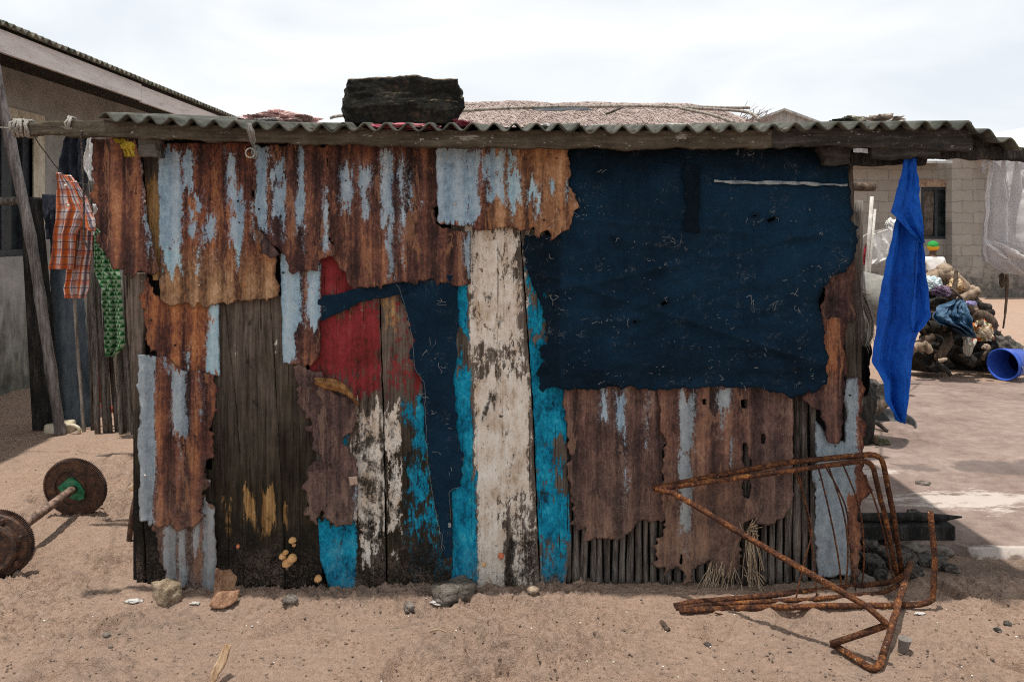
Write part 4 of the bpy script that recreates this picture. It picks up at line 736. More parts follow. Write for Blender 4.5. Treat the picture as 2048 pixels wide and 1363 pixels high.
M_THATCH = m_simple('straw_thatch', [(.15, (.16, .112, .098)), (.4, (.36, .275, .245)), (.65, (.50, .405, .365)), (.9, (.66, .56, .51))], 26, .95, (1, .35, .5), .9, .02)
co = [front_, back]; qs = [q, q[:, ::-1]+nx*ns]
vb, fb = [], []
base = 2*nx*ns
N = 9000
bx = RNG.uniform(-1.42, 2.55, N); bs = RNG.uniform(0.02, 1.0, N)**.8; ln = RNG.uniform(.04, .12, N); sl = RNG.normal(.25, .45, N); wd = RNG.uniform(.003, .008, N); up = RNG.uniform(.003, .018, N)
dx = ln*np.sin(sl); ds = -ln*np.cos(sl)
p0 = np.stack([bx, 6.35+1.65*bs, thz(bx, bs)+.004], 1); e = np.stack([bx+dx, 6.35+1.65*bs+ds*.86, thz(bx+dx, np.clip(bs+ds/1.9, 0, 1))+up], 1)
rag = bx > 2.25; e[rag] += np.stack([RNG.uniform(0, .3, rag.sum()), np.zeros(rag.sum()), RNG.uniform(-.08, .16, rag.sum())], 1)
tri = np.stack([p0+np.stack([-wd, 0*wd, 0*wd], 1), p0+np.stack([wd, 0*wd, 0*wd], 1), e+np.stack([wd*.4, 0*wd, 0*wd], 1), e-np.stack([wd*.4, 0*wd, 0*wd], 1)], 1).reshape(-1, 3)
co.append(tri); qs.append(base+np.arange(4*N).reshape(N, 4))
me = npmesh('roof', np.concatenate(co), np.concatenate(qs)); link('roof', me, M_THATCH, TH, False)
m_ = MB(); m_.box((-1.25, 6.6, 0), (2.2, 9.4, 1.74)); m_.go('wall', m_simple('mud_wall', [(.3, (.12, .085, .06)), (.7, (.24, .18, .13))], 4, .95), TH)
for pts in ([(920, 222, 7.0), (1080, 214, 7.3), (1300, 213, 7.4), (1480, 222, 7.2), (1520, 240, 7.0)], [(930, 210, 7.9), (1010, 207, 8.0), (1100, 209, 8.0)], [(1370, 213, 7.7), (1500, 216, 7.75)], [(1360, 216, 7.2), (1420, 229, 7.0), (1470, 246, 6.8)], [(660, 236, 7.2), (700, 230, 7.2), (920, 224, 7.2)]):
    tube('binding_pole', wob(smooth_path([P(a, b, c) for a, b, c in pts], 5), .01, len(pts)), .014, M_POLEL, TH, 8)
sheet('plastic_patch', [(1062, 211), (1150, 214), (1205, 221), (1190, 223), (1100, 224), (1066, 221)], 7.25, m_simple('black_plastic', [(.3, (.014, .015, .018)), (.7, (.035, .037, .042))], 12, .5), TH, step=4, jag=1, thick=.004, bend=lambda u, v: (v-218)*.011)
tube('binding_pole', smooth_path([P(1212, 228, 6.9), P(1228, 222, 6.85), P(1246, 214, 6.85)], 4), .011, M_POLE, TH, 7)

GB = thing('metal_shed', (8.6, 25, 0), 'distant grey corrugated metal gable above the thatch', 'shed')
M_TIN = m_simple('weathered_tin', [(.3, (.20, .205, .205)), (.5, (.33, .335, .33)), (.75, (.45, .45, .44))], 7, .6, (1, 1, .1), .2)
ap = P(1565, 220, 25); m_ = MB(); w2 = 3.4
nx = 160; xs_ = np.linspace(ap.x-w2, ap.x+w2, nx); vs_, fs_ = [], []
for i, x in enumerate(xs_):
    yy_ = 25+.012*math.sin(i*1.9); vs_ += [Vector((x, yy_, 0)), Vector((x, yy_, ap.z-abs(x-ap.x)*.37))]
    if i: fs_.append((2*i-2, 2*i, 2*i+1, 2*i-1))
link('wall', mesh('wall', vs_, fs_), M_TIN, GB, False)
for s in (-1, 1):
    m_ = MB(); e_ = Vector((s*w2*1.05, 0, -abs(w2*1.05)*.37)); a_ = Vector((ap.x, 24.8, ap.z+.03))
    m_.prism([a_, a_+e_, a_+e_+Vector((0, 0, -.07)), a_+Vector((0, 0, -.07))], (0, 7, 0)); m_.go('roof', M_TIN, GB)

BH = thing('block_house', (9.5, 17, 0), 'unplastered grey block house with a dark curtained window across the yard', 'house')
def m_block():
    t = NT('grey_blockwork'); tc = t.nd('ShaderNodeTexCoord'); sx = t.nd('ShaderNodeSeparateXYZ'); t.t.links.new(tc.outputs['Object'], sx.inputs[0])
    cb = t.nd('ShaderNodeCombineXYZ'); t.t.links.new(t.ma('ADD', sx.outputs['X'], t.ma('MULTIPLY', sx.outputs['Y'], 1.0)), cb.inputs[0]); t.t.links.new(sx.outputs['Z'], cb.inputs[1])
    v = t.co(); n = t.noise(v, 1.6, 6, .65); b = t.noise(v, 9, 6, .7); f = t.noise(v, 60, 4, .7)
    dv = t.nd('ShaderNodeVectorMath', operation='ADD'); t.t.links.new(cb.outputs[0], dv.inputs[0]); nz = t.noise(v, 6, 3, .6, 0, 'Color'); sc = t.nd('ShaderNodeVectorMath', operation='SCALE'); t.t.links.new(nz, sc.inputs[0]); sc.inputs['Scale'].default_value = .11; t.t.links.new(sc.outputs[0], dv.inputs[1])
    br = t.nd('ShaderNodeTexBrick'); t.t.links.new(dv.outputs[0], br.inputs['Vector']); br.inputs['Scale'].default_value = 1; br.inputs['Brick Width'].default_value = .46; br.inputs['Row Height'].default_value = .228; br.inputs['Mortar Size'].default_value = .012; br.inputs['Mortar Smooth'].default_value = .6; br.inputs['Bias'].default_value = -.3
    br.inputs['Color1'].default_value = (.275, .258, .235, 1); br.inputs['Color2'].default_value = (.19, .178, .162, 1); br.inputs['Mortar'].default_value = (.115, .108, .10, 1)
    col = t.mix(t.ma('MULTIPLY', t.step(b, .5, .75), .4), br.outputs['Color'], (.30, .235, .175)); col = t.mix(.4, col, t.ramp(t.ma('ADD', t.ma('MULTIPLY', n, .5), t.ma('MULTIPLY', f, .5)), [(.1, (.08, .075, .068)), (.5, (.215, .203, .187)), (.9, (.37, .35, .325))]))
    moss = t.ma('MULTIPLY', t.step(t.ma('ADD', sx.outputs['Z'], t.ma('MULTIPLY', b, .9)), 1.25, .55), .75); col = t.mix(moss, col, t.ramp(b, [(.3, (.04, .038, .032)), (.7, (.15, .135, .115))]))
    t.bump(t.ma('ADD', br.outputs['Fac'], f), -.4, .02); return t.fin(col, .92)
M_BLOCK = m_block()
YA, YB = 16.85, 16.6
def XA(u, Y): return (u-CX)*Y/F
wx0, wx1 = XA(1842, YA), XA(1906, YA); wzb, wzt = CH-(478-HY)*YA/F, CH-(374-HY)*YA/F
m_ = MB()
for lo, hi in (((XA(1560, YA), YA, -.05), (wx0, YA+.2, 2.85)), ((wx1, YA, -.05), (XA(1940, YA), YA+.2, 2.85)), ((wx0, YA, -.05), (wx1, YA+.2, wzb)), ((wx0, YA, wzt), (wx1, YA+.2, 2.85)), ((XA(1904, YB), YB, -.05), (XA(2260, YB), YA-.002, 3.2))): m_.box(lo, hi)
m_.go('wall', M_BLOCK, BH)
m_ = MB()
for lo, hi in (((wx0, YA+.02, wzb), (wx0+.06, YA+.16, wzt)), ((wx1-.06, YA+.02, wzb), (wx1, YA+.16, wzt)), ((wx0+.06, YA+.02, wzb), (wx1-.06, YA+.16, wzb+.06)), ((wx0+.06, YA+.02, wzt-.06), (wx1-.06, YA+.16, wzt)), (((wx0+wx1)/2-.03, YA+.03, wzb+.06), ((wx0+wx1)/2+.03, YA+.15, wzt-.06))): m_.box(lo, hi)
wf = m_.go('window', M_WFRAME, BH)
m_ = MB(); m_.box((wx0+.06, YA+.10, wzb+.06), (wx1-.06, YA+.11, wzt-.06)); m_.go('pane', M_GLASS, wf)
cloth('curtain', [(wv, 1846, 1872, YA+.085) for wv in (378, 474)], m_simple('brown_curtain', [(.3, (.05, .042, .036)), (.7, (.15, .125, .11))], 10, .9), wf, 30, 10, 6, .02, 5)
m_ = MB(); m_.box((wx0-.15, YA-.03, wzt), (wx1+.1, YA+.1, wzt+.16)); m_.go('lintel', m_simple('brown_lintel', [(.3, (.15, .10, .07)), (.7, (.32, .235, .175))], 6, .9), BH)
m_ = MB(); m_.prism([(XA(1540, 16.3), 16.3, 2.76), (XA(1905, 16.3), 16.3, 2.76), (XA(1905, 16.3), 19.5, 3.1), (XA(1540, 16.3), 19.5, 3.1)], (0, 0, .05)); m_.go('roof', M_TIN, BH)
M_CRM = m_simple('pale_roofing', [(.3, (.52, .47, .38)), (.5, (.66, .61, .52)), (.75, (.75, .71, .62))], 6, .85, (1, 1, 1), .15)
m_ = MB(); m_.prism([P(1940, 300, 16.1), P(2300, 296, 16.1), P(2300, 206, 20), P(1984, 268, 20)], (0, .02, -.08)); m_.go('roof', M_CRM, BH)

# ================================================================== palisade fence and things by it
FN = thing('fence', (-2.9, 5.55, 0), 'ramshackle fence of thin grey poles, a charred post and blue tin', 'fence')
def pl(name, pts, Y, r, mat, parent=FN, n=9, a=.006, sd=0, **k):
    return tube(name, wob(smooth_path([P(u, v, y) if len(q_) == 3 else P(u, v, Y) for q_ in pts for (u, v, y) in [(*q_, Y)[:3]]], 5), a, sd), r, mat, parent, n, .12, sd)
m_ = MB()
m_.prism([P(38, 392, 5.52), P(68, 395, 5.52), P(112, 872, 5.52), P(64, 872, 5.52)], (0, .10, 0)); m_.go('post', M_CHAR, FN, bevel=.01)
pl('rail', [(-60, 400), (60, 402), (195, 404)], 5.66, .028, M_GREYWOOD, sd=2)
sheet('tin_panel', [(98, 470), (162, 470), (166, 640), (184, 872), (112, 872), (104, 700)], 5.70, m_simple('blue_tin', [(.15, (.022, .034, .048)), (.5, (.075, .10, .125)), (.9, (.17, .205, .23))], 5, .5, (1, 1, .3), .15), FN, step=4, jag=1.5, bend=lambda u, v: .03*np.sin((u-100)/15)*np.clip((v-380)/200, 0, 1))
pl('pole', [(146, 560), (152, 640), (160, 760), (170, 876)], 5.56, .012, M_POLEL, sd=3)
for k, (a, b, c, d, r, mt) in enumerate([(166, 300, 196, 872, .020, M_GREYWOOD), (183, 330, 213, 870, .021, M_GREYWOOD), (200, 420, 236, 874, .017, M_POLE), (222, 560, 242, 872, .014, M_GREYWOOD), (232, 540, 250, 876, .016, M_POLE), (240, 560, 258, 880, .016, M_GREYWOOD), (249, 500, 266, 880, .014, M_POLE), (258, 500, 272, 884, .018, M_GREYWOOD), (176, 420, 186, 868, .015, M_POLE), (268, 500, 284, 884, .018, M_POLE), (208, 600, 222, 872, .012, M_POLE)]):
    pl('pole', [(a, b), ((a+c)/2+rnd.uniform(-3, 3), (b+d)/2), (c, d)], 5.5+.05*(k % 3), r, mt, sd=k+4)
bp = [P(-26, 60, 5.40), P(2, 200, 5.40), (P(60, 470, 5.42)), P(90, 660, 5.44), P(122, 874, 5.46)]
pts = smooth_path(bp, 12); rs = []
for i, p in enumerate(pts): rs.append(.034+(.006 if i % 8 == 0 else 0)+(.002 if i % 8 in (1, 7) else 0))
bo = tube('bamboo_pole', pts, rs, m_simple('grey_bamboo', [(.3, (.07, .062, .06)), (.5, (.16, .145, .14)), (.72, (.27, .25, .24))], 20, .7, (1, 1, .12), .4), None, 14, .03, 3)
tag(bo, 'thick grey bamboo pole leaning over the charred fence post', 'pole')
# laundry
def m_plaid():
    t = NT('orange_plaid'); n = t.nd('ShaderNodeAttribute', attribute_name='suv'); sx = t.nd('ShaderNodeSeparateXYZ'); t.t.links.new(n.outputs['Vector'], sx.inputs[0])
    def bars(c, sc, lo, hi):
        w_ = t.nd('ShaderNodeMath', operation='SINE'); t.t.links.new(t.ma('MULTIPLY', c, sc), w_.inputs[0]); return t.step(w_.outputs[0], lo, hi)
    X_, Y_ = sx.outputs['X'], sx.outputs['Y']
    col = t.mix(bars(X_, 105, .0, .8), (.56, .50, .50), (.56, .15, .035)); col = t.mix(t.ma('MULTIPLY', bars(Y_, 90, .1, .8), .55), col, (.60, .135, .03))
    col = t.mix(t.ma('MULTIPLY', bars(X_, 105, -.86, -.96), .8), col, (.07, .05, .09)); col = t.mix(t.ma('MULTIPLY', bars(Y_, 180, .90, .98), .8), col, (.07, .05, .09)); col = t.mix(t.ma('MULTIPLY', bars(X_, 110, .95, .99), .6), col, (.12, .08, .12))
    t.bump(t.noise(t.co(), 60, 5, .6), .3, .004); return t.fin(col, .9)
SHT = thing('plaid_shirt', P(140, 345, 3.75), 'orange plaid shirt hanging folded from the sloping cord', 'shirt')
M_PLAID = m_plaid()
cloth('body', [(345, 112, 124, 3.72), (375, 112, 150, 3.72), (420, 110, 172, 3.72), (470, 106, 152, 3.73), (538, 100, 150, 3.74)], M_PLAID, SHT, 60, 80, 3, .018, 4)
cloth('sleeve', [(350, 122, 140, 3.76), (400, 132, 176, 3.76), (440, 138, 189, 3.77), (490, 142, 186, 3.78), (575, 128, 176, 3.80), (596, 132, 172, 3.80)], M_PLAID, SHT, 50, 80, 3, .016, 6)
cloth('sleeve', [(362, 140, 152, 3.73), (400, 150, 176, 3.72), (455, 168, 192, 3.70), (462, 178, 190, 3.70)], M_PLAID, SHT, 30, 40, 2, .012, 7)
M_BTN = m_simple('shirt_button', [(.3, (.5, .46, .38)), (.7, (.66, .62, .54))], 20, .5)
for (u, v) in ((131, 371), (137, 411)): blob('button', P(u, v, 3.69), (.007, .004, .007), M_BTN, SHT, sub=2, amp=0)
for nm, pts, r, mt, lb in (('washing_line', [(64, 268, 2.98), (122, 345, 3.70), (145, 362, 3.9), (182, 370, 4.6), (250, 380, 5.5)], 0.0024, M_DROPE, 'thin cord sloping from the beam end through the plaid shirt'), ('hanging_cord', [(163, 262, 2.96), (164, 300, 3.02), (167, 380, 3.02), (168, 470, 3.02), (176, 495, 3.02)], .004, M_DROPE, 'dark cord hanging straight down beside the plaid shirt')):
    tag(tube(nm, wob(smooth_path([P(*p) for p in pts], 10), .003, 3, 20), r, mt, None, 7), lb, 'cord')
M_NAVYCL = m_fabric('dark_trouser_cloth', [(.3, (.012, .014, .02)), (.55, (.028, .033, .046)), (.8, (.06, .068, .085))])
tag(cloth('trousers', [(262, 132, 176, 4.9), (285, 122, 176, 4.9), (330, 120, 172, 4.9), (400, 124, 168, 4.9), (440, 126, 160, 4.9)], M_NAVYCL, None, 40, 50, 3, .05, 12), 'dark navy trousers hanging behind the orange plaid shirt', 'trousers')
tag(cloth('dark_cloth', [(388, 82, 112, 5.60), (420, 86, 112, 5.58), (478, 94, 112, 5.58)], M_NAVYCL, None, 24, 30, 2, .03, 14), 'dark cloth draped over the fence rail', 'cloth')
tag(tube('drying_line', smooth_path([Vector((-3.5, 5.0, 2.06)), P(110, 262, 4.93), P(150, 264, 4.91), P(186, 263, 4.89), Vector((-1.44, 4.38, 1.90))], 8), .004, M_ROPE, None, 6), 'taut line between the house and the shack roof carrying the dark trousers', 'line')
M_WHITECL = m_fabric('white_cotton', [(.3, (.50, .49, .47)), (.55, (.66, .65, .63)), (.8, (.76, .75, .74))])
tag(cloth('white_shirt', [(262, 178, 184, 4.88), (290, 174, 188, 4.88), (320, 168, 190, 4.88), (338, 168, 188, 4.88), (362, 183, 187, 4.88)], M_WHITECL, None, 26, 40, 2, .03, 15), 'white shirt edge showing beside the dark red rusted sheet', 'shirt')
tag(cloth('white_rag', [(408, 186, 190, 5.42), (425, 188, 196, 5.42), (456, 186, 200, 5.42), (470, 190, 198, 5.42)], M_WHITECL, None, 14, 24, 2, .02, 16), 'small white rag above the green patterned cloth', 'rag')
def m_green():
    t = NT('green_print'); n = t.nd('ShaderNodeAttribute', attribute_name='suv'); sx = t.nd('ShaderNodeSeparateXYZ'); t.t.links.new(n.outputs['Vector'], sx.inputs[0])
    s = .030; X_ = t.ma('DIVIDE', sx.outputs['X'], s); Y_ = t.ma('DIVIDE', sx.outputs['Y'], s*.9)
    row = t.ma('FLOOR', Y_); fy = t.ma('FRACT', Y_); fx = t.ma('FRACT', t.ma('ADD', X_, t.ma('MULTIPLY', row, .5)))
    tri = t.ma('LESS_THAN', t.ma('ABSOLUTE', t.ma('SUBTRACT', fx, .5)), t.ma('MULTIPLY', fy, .5)); inn = t.ma('LESS_THAN', t.ma('ADD', t.ma('ABSOLUTE', t.ma('SUBTRACT', fx, .5)), t.ma('ABSOLUTE', t.ma('SUBTRACT', fy, .62))), .17)
    col = t.mix(tri, (.24, .32, .22), (.014, .12, .026)); col = t.mix(inn, col, (.01, .045, .015)); t.bump(t.noise(t.co(), 40, 5, .6), .3, .004); return t.fin(col, .9)
tag(cloth('green_cloth', [(455, 190, 196, 5.40), (500, 189, 224, 5.40), (550, 188, 238, 5.40), (580, 206, 240, 5.40), (640, 210, 244, 5.40), (690, 212, 248, 5.40), (712, 216, 228, 5.40)], m_green(), None, 50, 90, 3, .03, 18), 'green cloth printed with pale triangles hanging on the pole fence', 'cloth')
M_RED = m_simple('red_plastic', [(.3, (.22, .035, .02)), (.7, (.36, .065, .035))], 9, .5)
CH_ = thing('plastic_chair', P(200, 870, 6.0), 'red plastic chair behind the thin grey poles', 'chair')
sheet('backrest', [(168, 706), (196, 700), (206, 740), (214, 800), (178, 812), (170, 760)], 6.0, M_RED, CH_, step=4, jag=.5, thick=.02)
m_ = MB(); m_.box(tuple(P(172, 815, 5.9)-Vector((0, 0, .02))), tuple(P(222, 806, 6.2))); m_.go('seat', M_RED, CH_, bevel=.005)
for (u, y) in ((180, 5.93), (218, 5.93), (186, 6.17), (224, 6.17)): tube('leg', [P(u, 812, y), Vector((P(u, 812, y).x, y, 0))], .017, M_RED, CH_, 8)
# half buried jerrycan
JC = thing('jerrycan', onground(130, 864), 'cream plastic jerrycan half buried in sand by the bamboo pole', 'jerrycan')
M_JC = m_simple('cream_plastic', [(.3, (.44, .38, .27)), (.7, (.60, .54, .41))], 9, .5, bump=.1)
p = onground(118, 866); blob('body', p+Vector((-.02, .05, .02)), (.10, .09, .062), M_JC, JC, sub=4, amp=.04, box=.65, rot=.2)
tube('handle', smooth_path([p+Vector((.04, -.02, .06)), p+Vector((.10, -.02, .065)), p+Vector((.145, -.02, .045)), p+Vector((.15, -.02, .01))], 6), .012, M_JC, JC, 8)
# ropes, ribbon and rag on the beam
def wrap(name, u, v, Y, hw, hh, turns, r, mat, label, cat, sd=0):
    c = P(u, v, Y); pts = []
    for i in range(turns*14+1):
        a = 2*math.pi*i/14; pts.append(c+Vector((hw*((i/14/turns)-.5)*2+.004*math.sin(i*1.7+sd), .034*math.cos(a), hh*math.sin(a)+.004*math.sin(i*2.3+sd))))
    return tag(tube(name, pts, r, mat, None, 7), label, cat)
wrap('rope_lashing', 42, 256, 3.008, .024, .030, 4, .0055, M_ROPE, 'thick pale rope lashed round the very end of the beam', 'rope')
wrap('rope_lashing', 62, 258, 3.008, .006, .032, 2, .005, M_ROPE, 'thin turn of rope beside the thick lashing at the beam end', 'rope', 2)
wrap('rope_loop', 145, 250, 3.008, .010, .026, 2, .0055, M_ROPE, 'pale rope loop tied over the beam above the plaid shirt', 'rope', 5)
RB = thing('ribbon', P(503, 250, 2.93), 'pale fabric ribbon with a ring hanging from the roof edge', 'ribbon')
cloth('strap', [(246, 493, 501, 2.93), (262, 494, 508, 2.93), (280, 500, 511, 2.945), (292, 503, 508, 2.945), (305, 500, 515, 2.945), (318, 504, 513, 2.945)], m_fabric('grubby_ribbon', [(.3, (.22, .21, .19)), (.6, (.40, .39, .36)), (.8, (.52, .5, .47))]), RB, 14, 44, 1, .008, 3, .002)
c = P(500, 306, 2.93); tube('ring', [c+Vector((.017*math.cos(a), .003, .017*math.sin(a))) for a in np.linspace(0, 2*math.pi, 25)], .0028, M_ROPE, RB, 7)
YR = thing('yellow_rag', P(258, 285, 3.0), 'knotted yellow rag tied under the beam by the grey block', 'rag')
M_YEL = m_fabric('yellow_cloth', [(.3, (.20, .13, .012)), (.6, (.38, .27, .03)), (.8, (.5, .38, .07))])
blob('knot', P(256, 292, 2.985), (.022, .012, .014), M_YEL, YR, amp=.35, ridge=.25, seed=3, sub=4)
cloth('tail', [(288, 246, 262, 2.98), (300, 246, 266, 2.98), (313, 250, 270, 2.98)], M_YEL, YR, 20, 24, 3, .012, 4); cloth('tail', [(277, 226, 250, 3.01), (284, 232, 256, 3.0), (290, 246, 262, 2.985)], M_YEL, YR, 20, 20, 2, .010, 5)

# ================================================================== on the roof
def rz(Y): return 1.4+(HY-257)*2.95/F+.129*(Y-2.95)+.0145
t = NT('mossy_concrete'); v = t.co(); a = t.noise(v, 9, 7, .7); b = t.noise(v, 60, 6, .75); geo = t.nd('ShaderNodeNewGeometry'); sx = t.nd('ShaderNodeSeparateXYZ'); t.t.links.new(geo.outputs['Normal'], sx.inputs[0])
k = t.ma('ADD', t.ma('MULTIPLY', a, .5), t.ma('MULTIPLY', b, .5)); col = t.ramp(k, [(.32, (.0035, .004, .0035)), (.5, (.013, .014, .011)), (.64, (.035, .030, .022)), (.82, (.15, .085, .05))]); col = t.mix(t.ma('MULTIPLY', t.step(sx.outputs['Z'], .28, .7), t.step(b, .30, .6)), col, (.26, .19, .115))  # upward faces mixed to a lighter brown: sunlit top painted into the colour
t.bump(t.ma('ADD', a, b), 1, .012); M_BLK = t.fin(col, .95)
cA = P(680, 200, 3.10); cB = P(925, 200, 3.10); zb = rz(3.10)
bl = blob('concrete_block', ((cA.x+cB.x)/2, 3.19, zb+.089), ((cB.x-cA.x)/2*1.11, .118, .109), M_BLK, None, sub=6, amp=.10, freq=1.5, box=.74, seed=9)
for vv_ in bl.data.vertices:
    c_ = vv_.co; s_ = (c_.x-(cA.x+cB.x)/2)/((cB.x-cA.x)/2); h_ = (c_.z-zb)/.19
    c_.x -= .030*max(0, s_)*(1-h_)-.012*max(0, -s_)*(h_-.5); c_.z += .010*mn.noise(Vector((c_.x*14, c_.y*14, 3)))*(h_ > .5)+.004*mn.noise(Vector((c_.x*60, c_.y*60, c_.z*60)))
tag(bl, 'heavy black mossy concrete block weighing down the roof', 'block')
def rag(name, u, v, Y, wpx, hpx, mat, label, cat, seed=0, dep=.12, ridge=.35, group=None, rf=3.0):
    c = P(u, v, Y); k = Y/F
    soft = cat in ('cloth', 'rag', 'bag', 'net', 'bundle')
    return tag(blob(name, c, (wpx*k/2, dep, hpx*k/2), mat, None, sub=6 if soft else 5, amp=.30 if soft else .28, freq=1.5 if soft else 1.8, seed=seed, ridge=0 if soft else ridge, fold=(.16+ridge*.45) if soft else 0, flat=.55, ridge_f=rf), label, cat, group)
def m_stripe():
    t = NT('pink_striped_cloth'); v = t.co(); wv = t.nd('ShaderNodeTexWave'); wv.bands_direction = 'DIAGONAL'; t.t.links.new(v, wv.inputs['Vector']); wv.inputs['Scale'].default_value = 26; wv.inputs['Distortion'].default_value = 6; wv.inputs['Detail'].default_value = 2
    col = t.ramp(wv.outputs['Fac'], [(.2, (.48, .29, .27)), (.45, (.64, .46, .42)), (.65, (.70, .64, .60)), (.85, (.36, .20, .20))]); t.bump(t.noise(v, 30, 5, .6), .5, .01); return t.fin(col, .9)
M_STRIPE = m_stripe()
rag('striped_cloth', 562, 246, 3.75, 145, 34, M_STRIPE, 'crumpled pink striped cloth drying on the roof', 'cloth', 5, .16, .22)
rag('floral_cloth', 530, 246, 3.5, 60, 18, m_fabric('dark_floral', [(.35, (.03, .03, .045)), (.5, (.12, .12, .12)), (.62, (.45, .42, .40))], 30), 'small dark spotted cloth beside the pink striped one', 'cloth', 6, .06, .25)
M_PINK = m_fabric('magenta_cloth', [(.3, (.26, .045, .07)), (.6, (.45, .14, .17)), (.8, (.55, .33, .33))])
rag('pink_cloth', 912, 250, 3.18, 52, 22, M_PINK, 'crumpled pink cloth tucked beside the concrete block', 'cloth', 7, .05, .25)
rag('pink_cloth', 800, 255, 3.04, 130, 14, M_PINK, 'flattened pink cloth squeezed under the concrete block', 'cloth', 8, .04, .25)
rag('beige_cloth', 1752, 250, 3.55, 96, 30, m_fabric('beige_cloth', [(.3, (.14, .11, .09)), (.5, (.42, .36, .31)), (.75, (.6, .55, .49))], 30), 'crumpled beige cloth heap on the roof', 'cloth', 9, .12, .42)
rag('camouflage_cloth', 1694, 248, 3.45, 56, 24, m_fabric('mottled_dark_cloth', [(.38, (.03, .035, .028)), (.5, (.10, .10, .075)), (.62, (.30, .28, .22))], 20), 'dark mottled cloth lying beside the beige heap on the roof', 'cloth', 10, .08, .4)
rag('grey_stone', 1808, 248, 3.3, 14, 9, M_DSTONE, 'small dark round stone on the roof edge', 'stone', 11, .014, 0)
for (u, wpx, sd, lb) in ((1200, 60, 12, 'pale rag lying flat on the roof in front of the thatch'), (1340, 90, 13, 'long pale rag lying on the roof under the thatch end'), (1085, 40, 14, 'short pale rag on the roof close to the pink cloth')): rag('pale_rag', u, 256, 3.4, wpx, 12, m_fabric('pale_rag', [(.3, (.35, .36, .36)), (.7, (.62, .62, .6))]) if sd == 12 else bpy.data.materials['pale_rag'], lb, 'rag', sd, .06, .2)
# ================================================================== laundry on the other side
def m_blue():
    t = NT('royal_blue_cloth'); v = t.co(); a = t.noise(v, 6, 5, .6); b = t.noise(v, 45, 5, .65); col = t.ramp(t.ma('ADD', t.ma('MULTIPLY', a, .6), t.ma('MULTIPLY', b, .4)), [(.15, (.003, .055, .34)), (.5, (.004, .105, .55)), (.85, (.010, .17, .72))]); t.bump(t.ma('ADD', b, t.ma('MULTIPLY', t.noise(v, 14, 5, .7, 1), 2)), .5, .008)
    t.fin(col, .75, 0, .3); tr = t.nd('ShaderNodeBsdfTranslucent'); t.put(tr.inputs[0], (.006, .12, .55)); mx_ = t.nd('ShaderNodeMixShader'); mx_.inputs[0].default_value = .3; L_ = t.t.links.new; L_(t.b.outputs[0], mx_.inputs[1]); L_(tr.outputs[0], mx_.inputs[2]); L_(mx_.outputs[0], t.out.inputs[0]); return t.m
M_BLUE = m_blue()
BC = thing('blue_cloth', P(1820, 318, 3.06), 'long royal blue cloth hanging to a point from the beam', 'cloth')
cloth('drape', [(316, 1806, 1834, 3.07), (400, 1798, 1838, 3.07), (470, 1782, 1842, 3.07), (560, 1762, 1850, 3.07), (640, 1750, 1856, 3.07), (652, 1749, 1846, 3.07), (690, 1743, 1832, 3.06), (722, 1739, 1829, 3.06), (762, 1764, 1828, 3.06), (800, 1767, 1824, 3.06), (826, 1785, 1812, 3.06), (843, 1798, 1803, 3.06)], M_BLUE, BC, 90, 150, 1.6, .040, 21, .0015, wander=.22, fine=.22)
cloth('fold', [(316, 1808, 1832, 3.03), (350, 1802, 1834, 3.03), (400, 1786, 1837, 3.03), (424, 1778, 1839, 3.03), (436, 1790, 1840, 3.03), (455, 1808, 1842, 3.03), (478, 1832, 1844, 3.03), (486, 1840, 1844, 3.03)], M_BLUE, BC, 60, 70, .9, .018, 23, .0015, wander=.25, fine=.5)
cloth('fold', [(470, 1834, 1843, 3.035), (540, 1832, 1850, 3.03), (600, 1824, 1856, 3.03), (635, 1820, 1859, 3.03), (652, 1822, 1846, 3.03), (664, 1824, 1834, 3.03)], M_BLUE, BC, 40, 60, 1.1, .018, 24, .0015, wander=.3)
def m_net():
    t = NT('white_netting'); n = t.noise(t.co(), 16, 5, .7); t.fin(t.ramp(n, [(.2, (.62, .61, .615)), (.8, (.76, .75, .75))]), .95, 0, .03); tp = t.nd('ShaderNodeBsdfTransparent'); tr = t.nd('ShaderNodeBsdfTranslucent'); t.put(tr.inputs[0], (.72, .71, .72)); m1 = t.nd('ShaderNodeMixShader'); m2_ = t.nd('ShaderNodeMixShader'); L_ = t.t.links.new
    m1.inputs[0].default_value = .4; L_(t.b.outputs[0], m1.inputs[1]); L_(tr.outputs[0], m1.inputs[2]); m2_.inputs[0].default_value = .95; L_(tp.outputs[0], m2_.inputs[1]); L_(m1.outputs[0], m2_.inputs[2]); L_(m2_.outputs[0], t.out.inputs[0]); return t.m
NTH = thing('mosquito_net', P(2010, 318, 3.08), 'greyish white mosquito net hanging bundled from the dark beam', 'net')
M_NET = m_net()
cloth('drape', [(316, 1976, 2100, 3.11), (380, 1970, 2100, 3.11), (450, 1962, 2100, 3.11), (500, 1958, 2100, 3.11), (522, 1964, 2098, 3.11), (540, 1992, 2082, 3.11), (547, 2004, 2070, 3.11)], M_NET, NTH, 140, 120, 5, .06, 31, 0, wander=.25, fine=.25, bulge=lambda s, v: .09*np.sin(np.pi*np.clip(s, 0, 1))*np.clip((v-330)/150, 0, 1))
cloth('inner_layer', [(316, 1980, 2090, 3.19), (420, 1976, 2095, 3.19), (480, 1970, 2095, 3.19), (512, 1972, 2090, 3.19)], M_NET, NTH, 80, 80, 4, .04, 33, 0, wander=.3)
cloth('fold', [(478, 1968, 1990, 3.03), (488, 1970, 2040, 3.0), (500, 1984, 2062, 2.99), (516, 2006, 2078, 2.99)], M_NET, NTH, 60, 30, 2, .03, 34, 0, wander=.4)
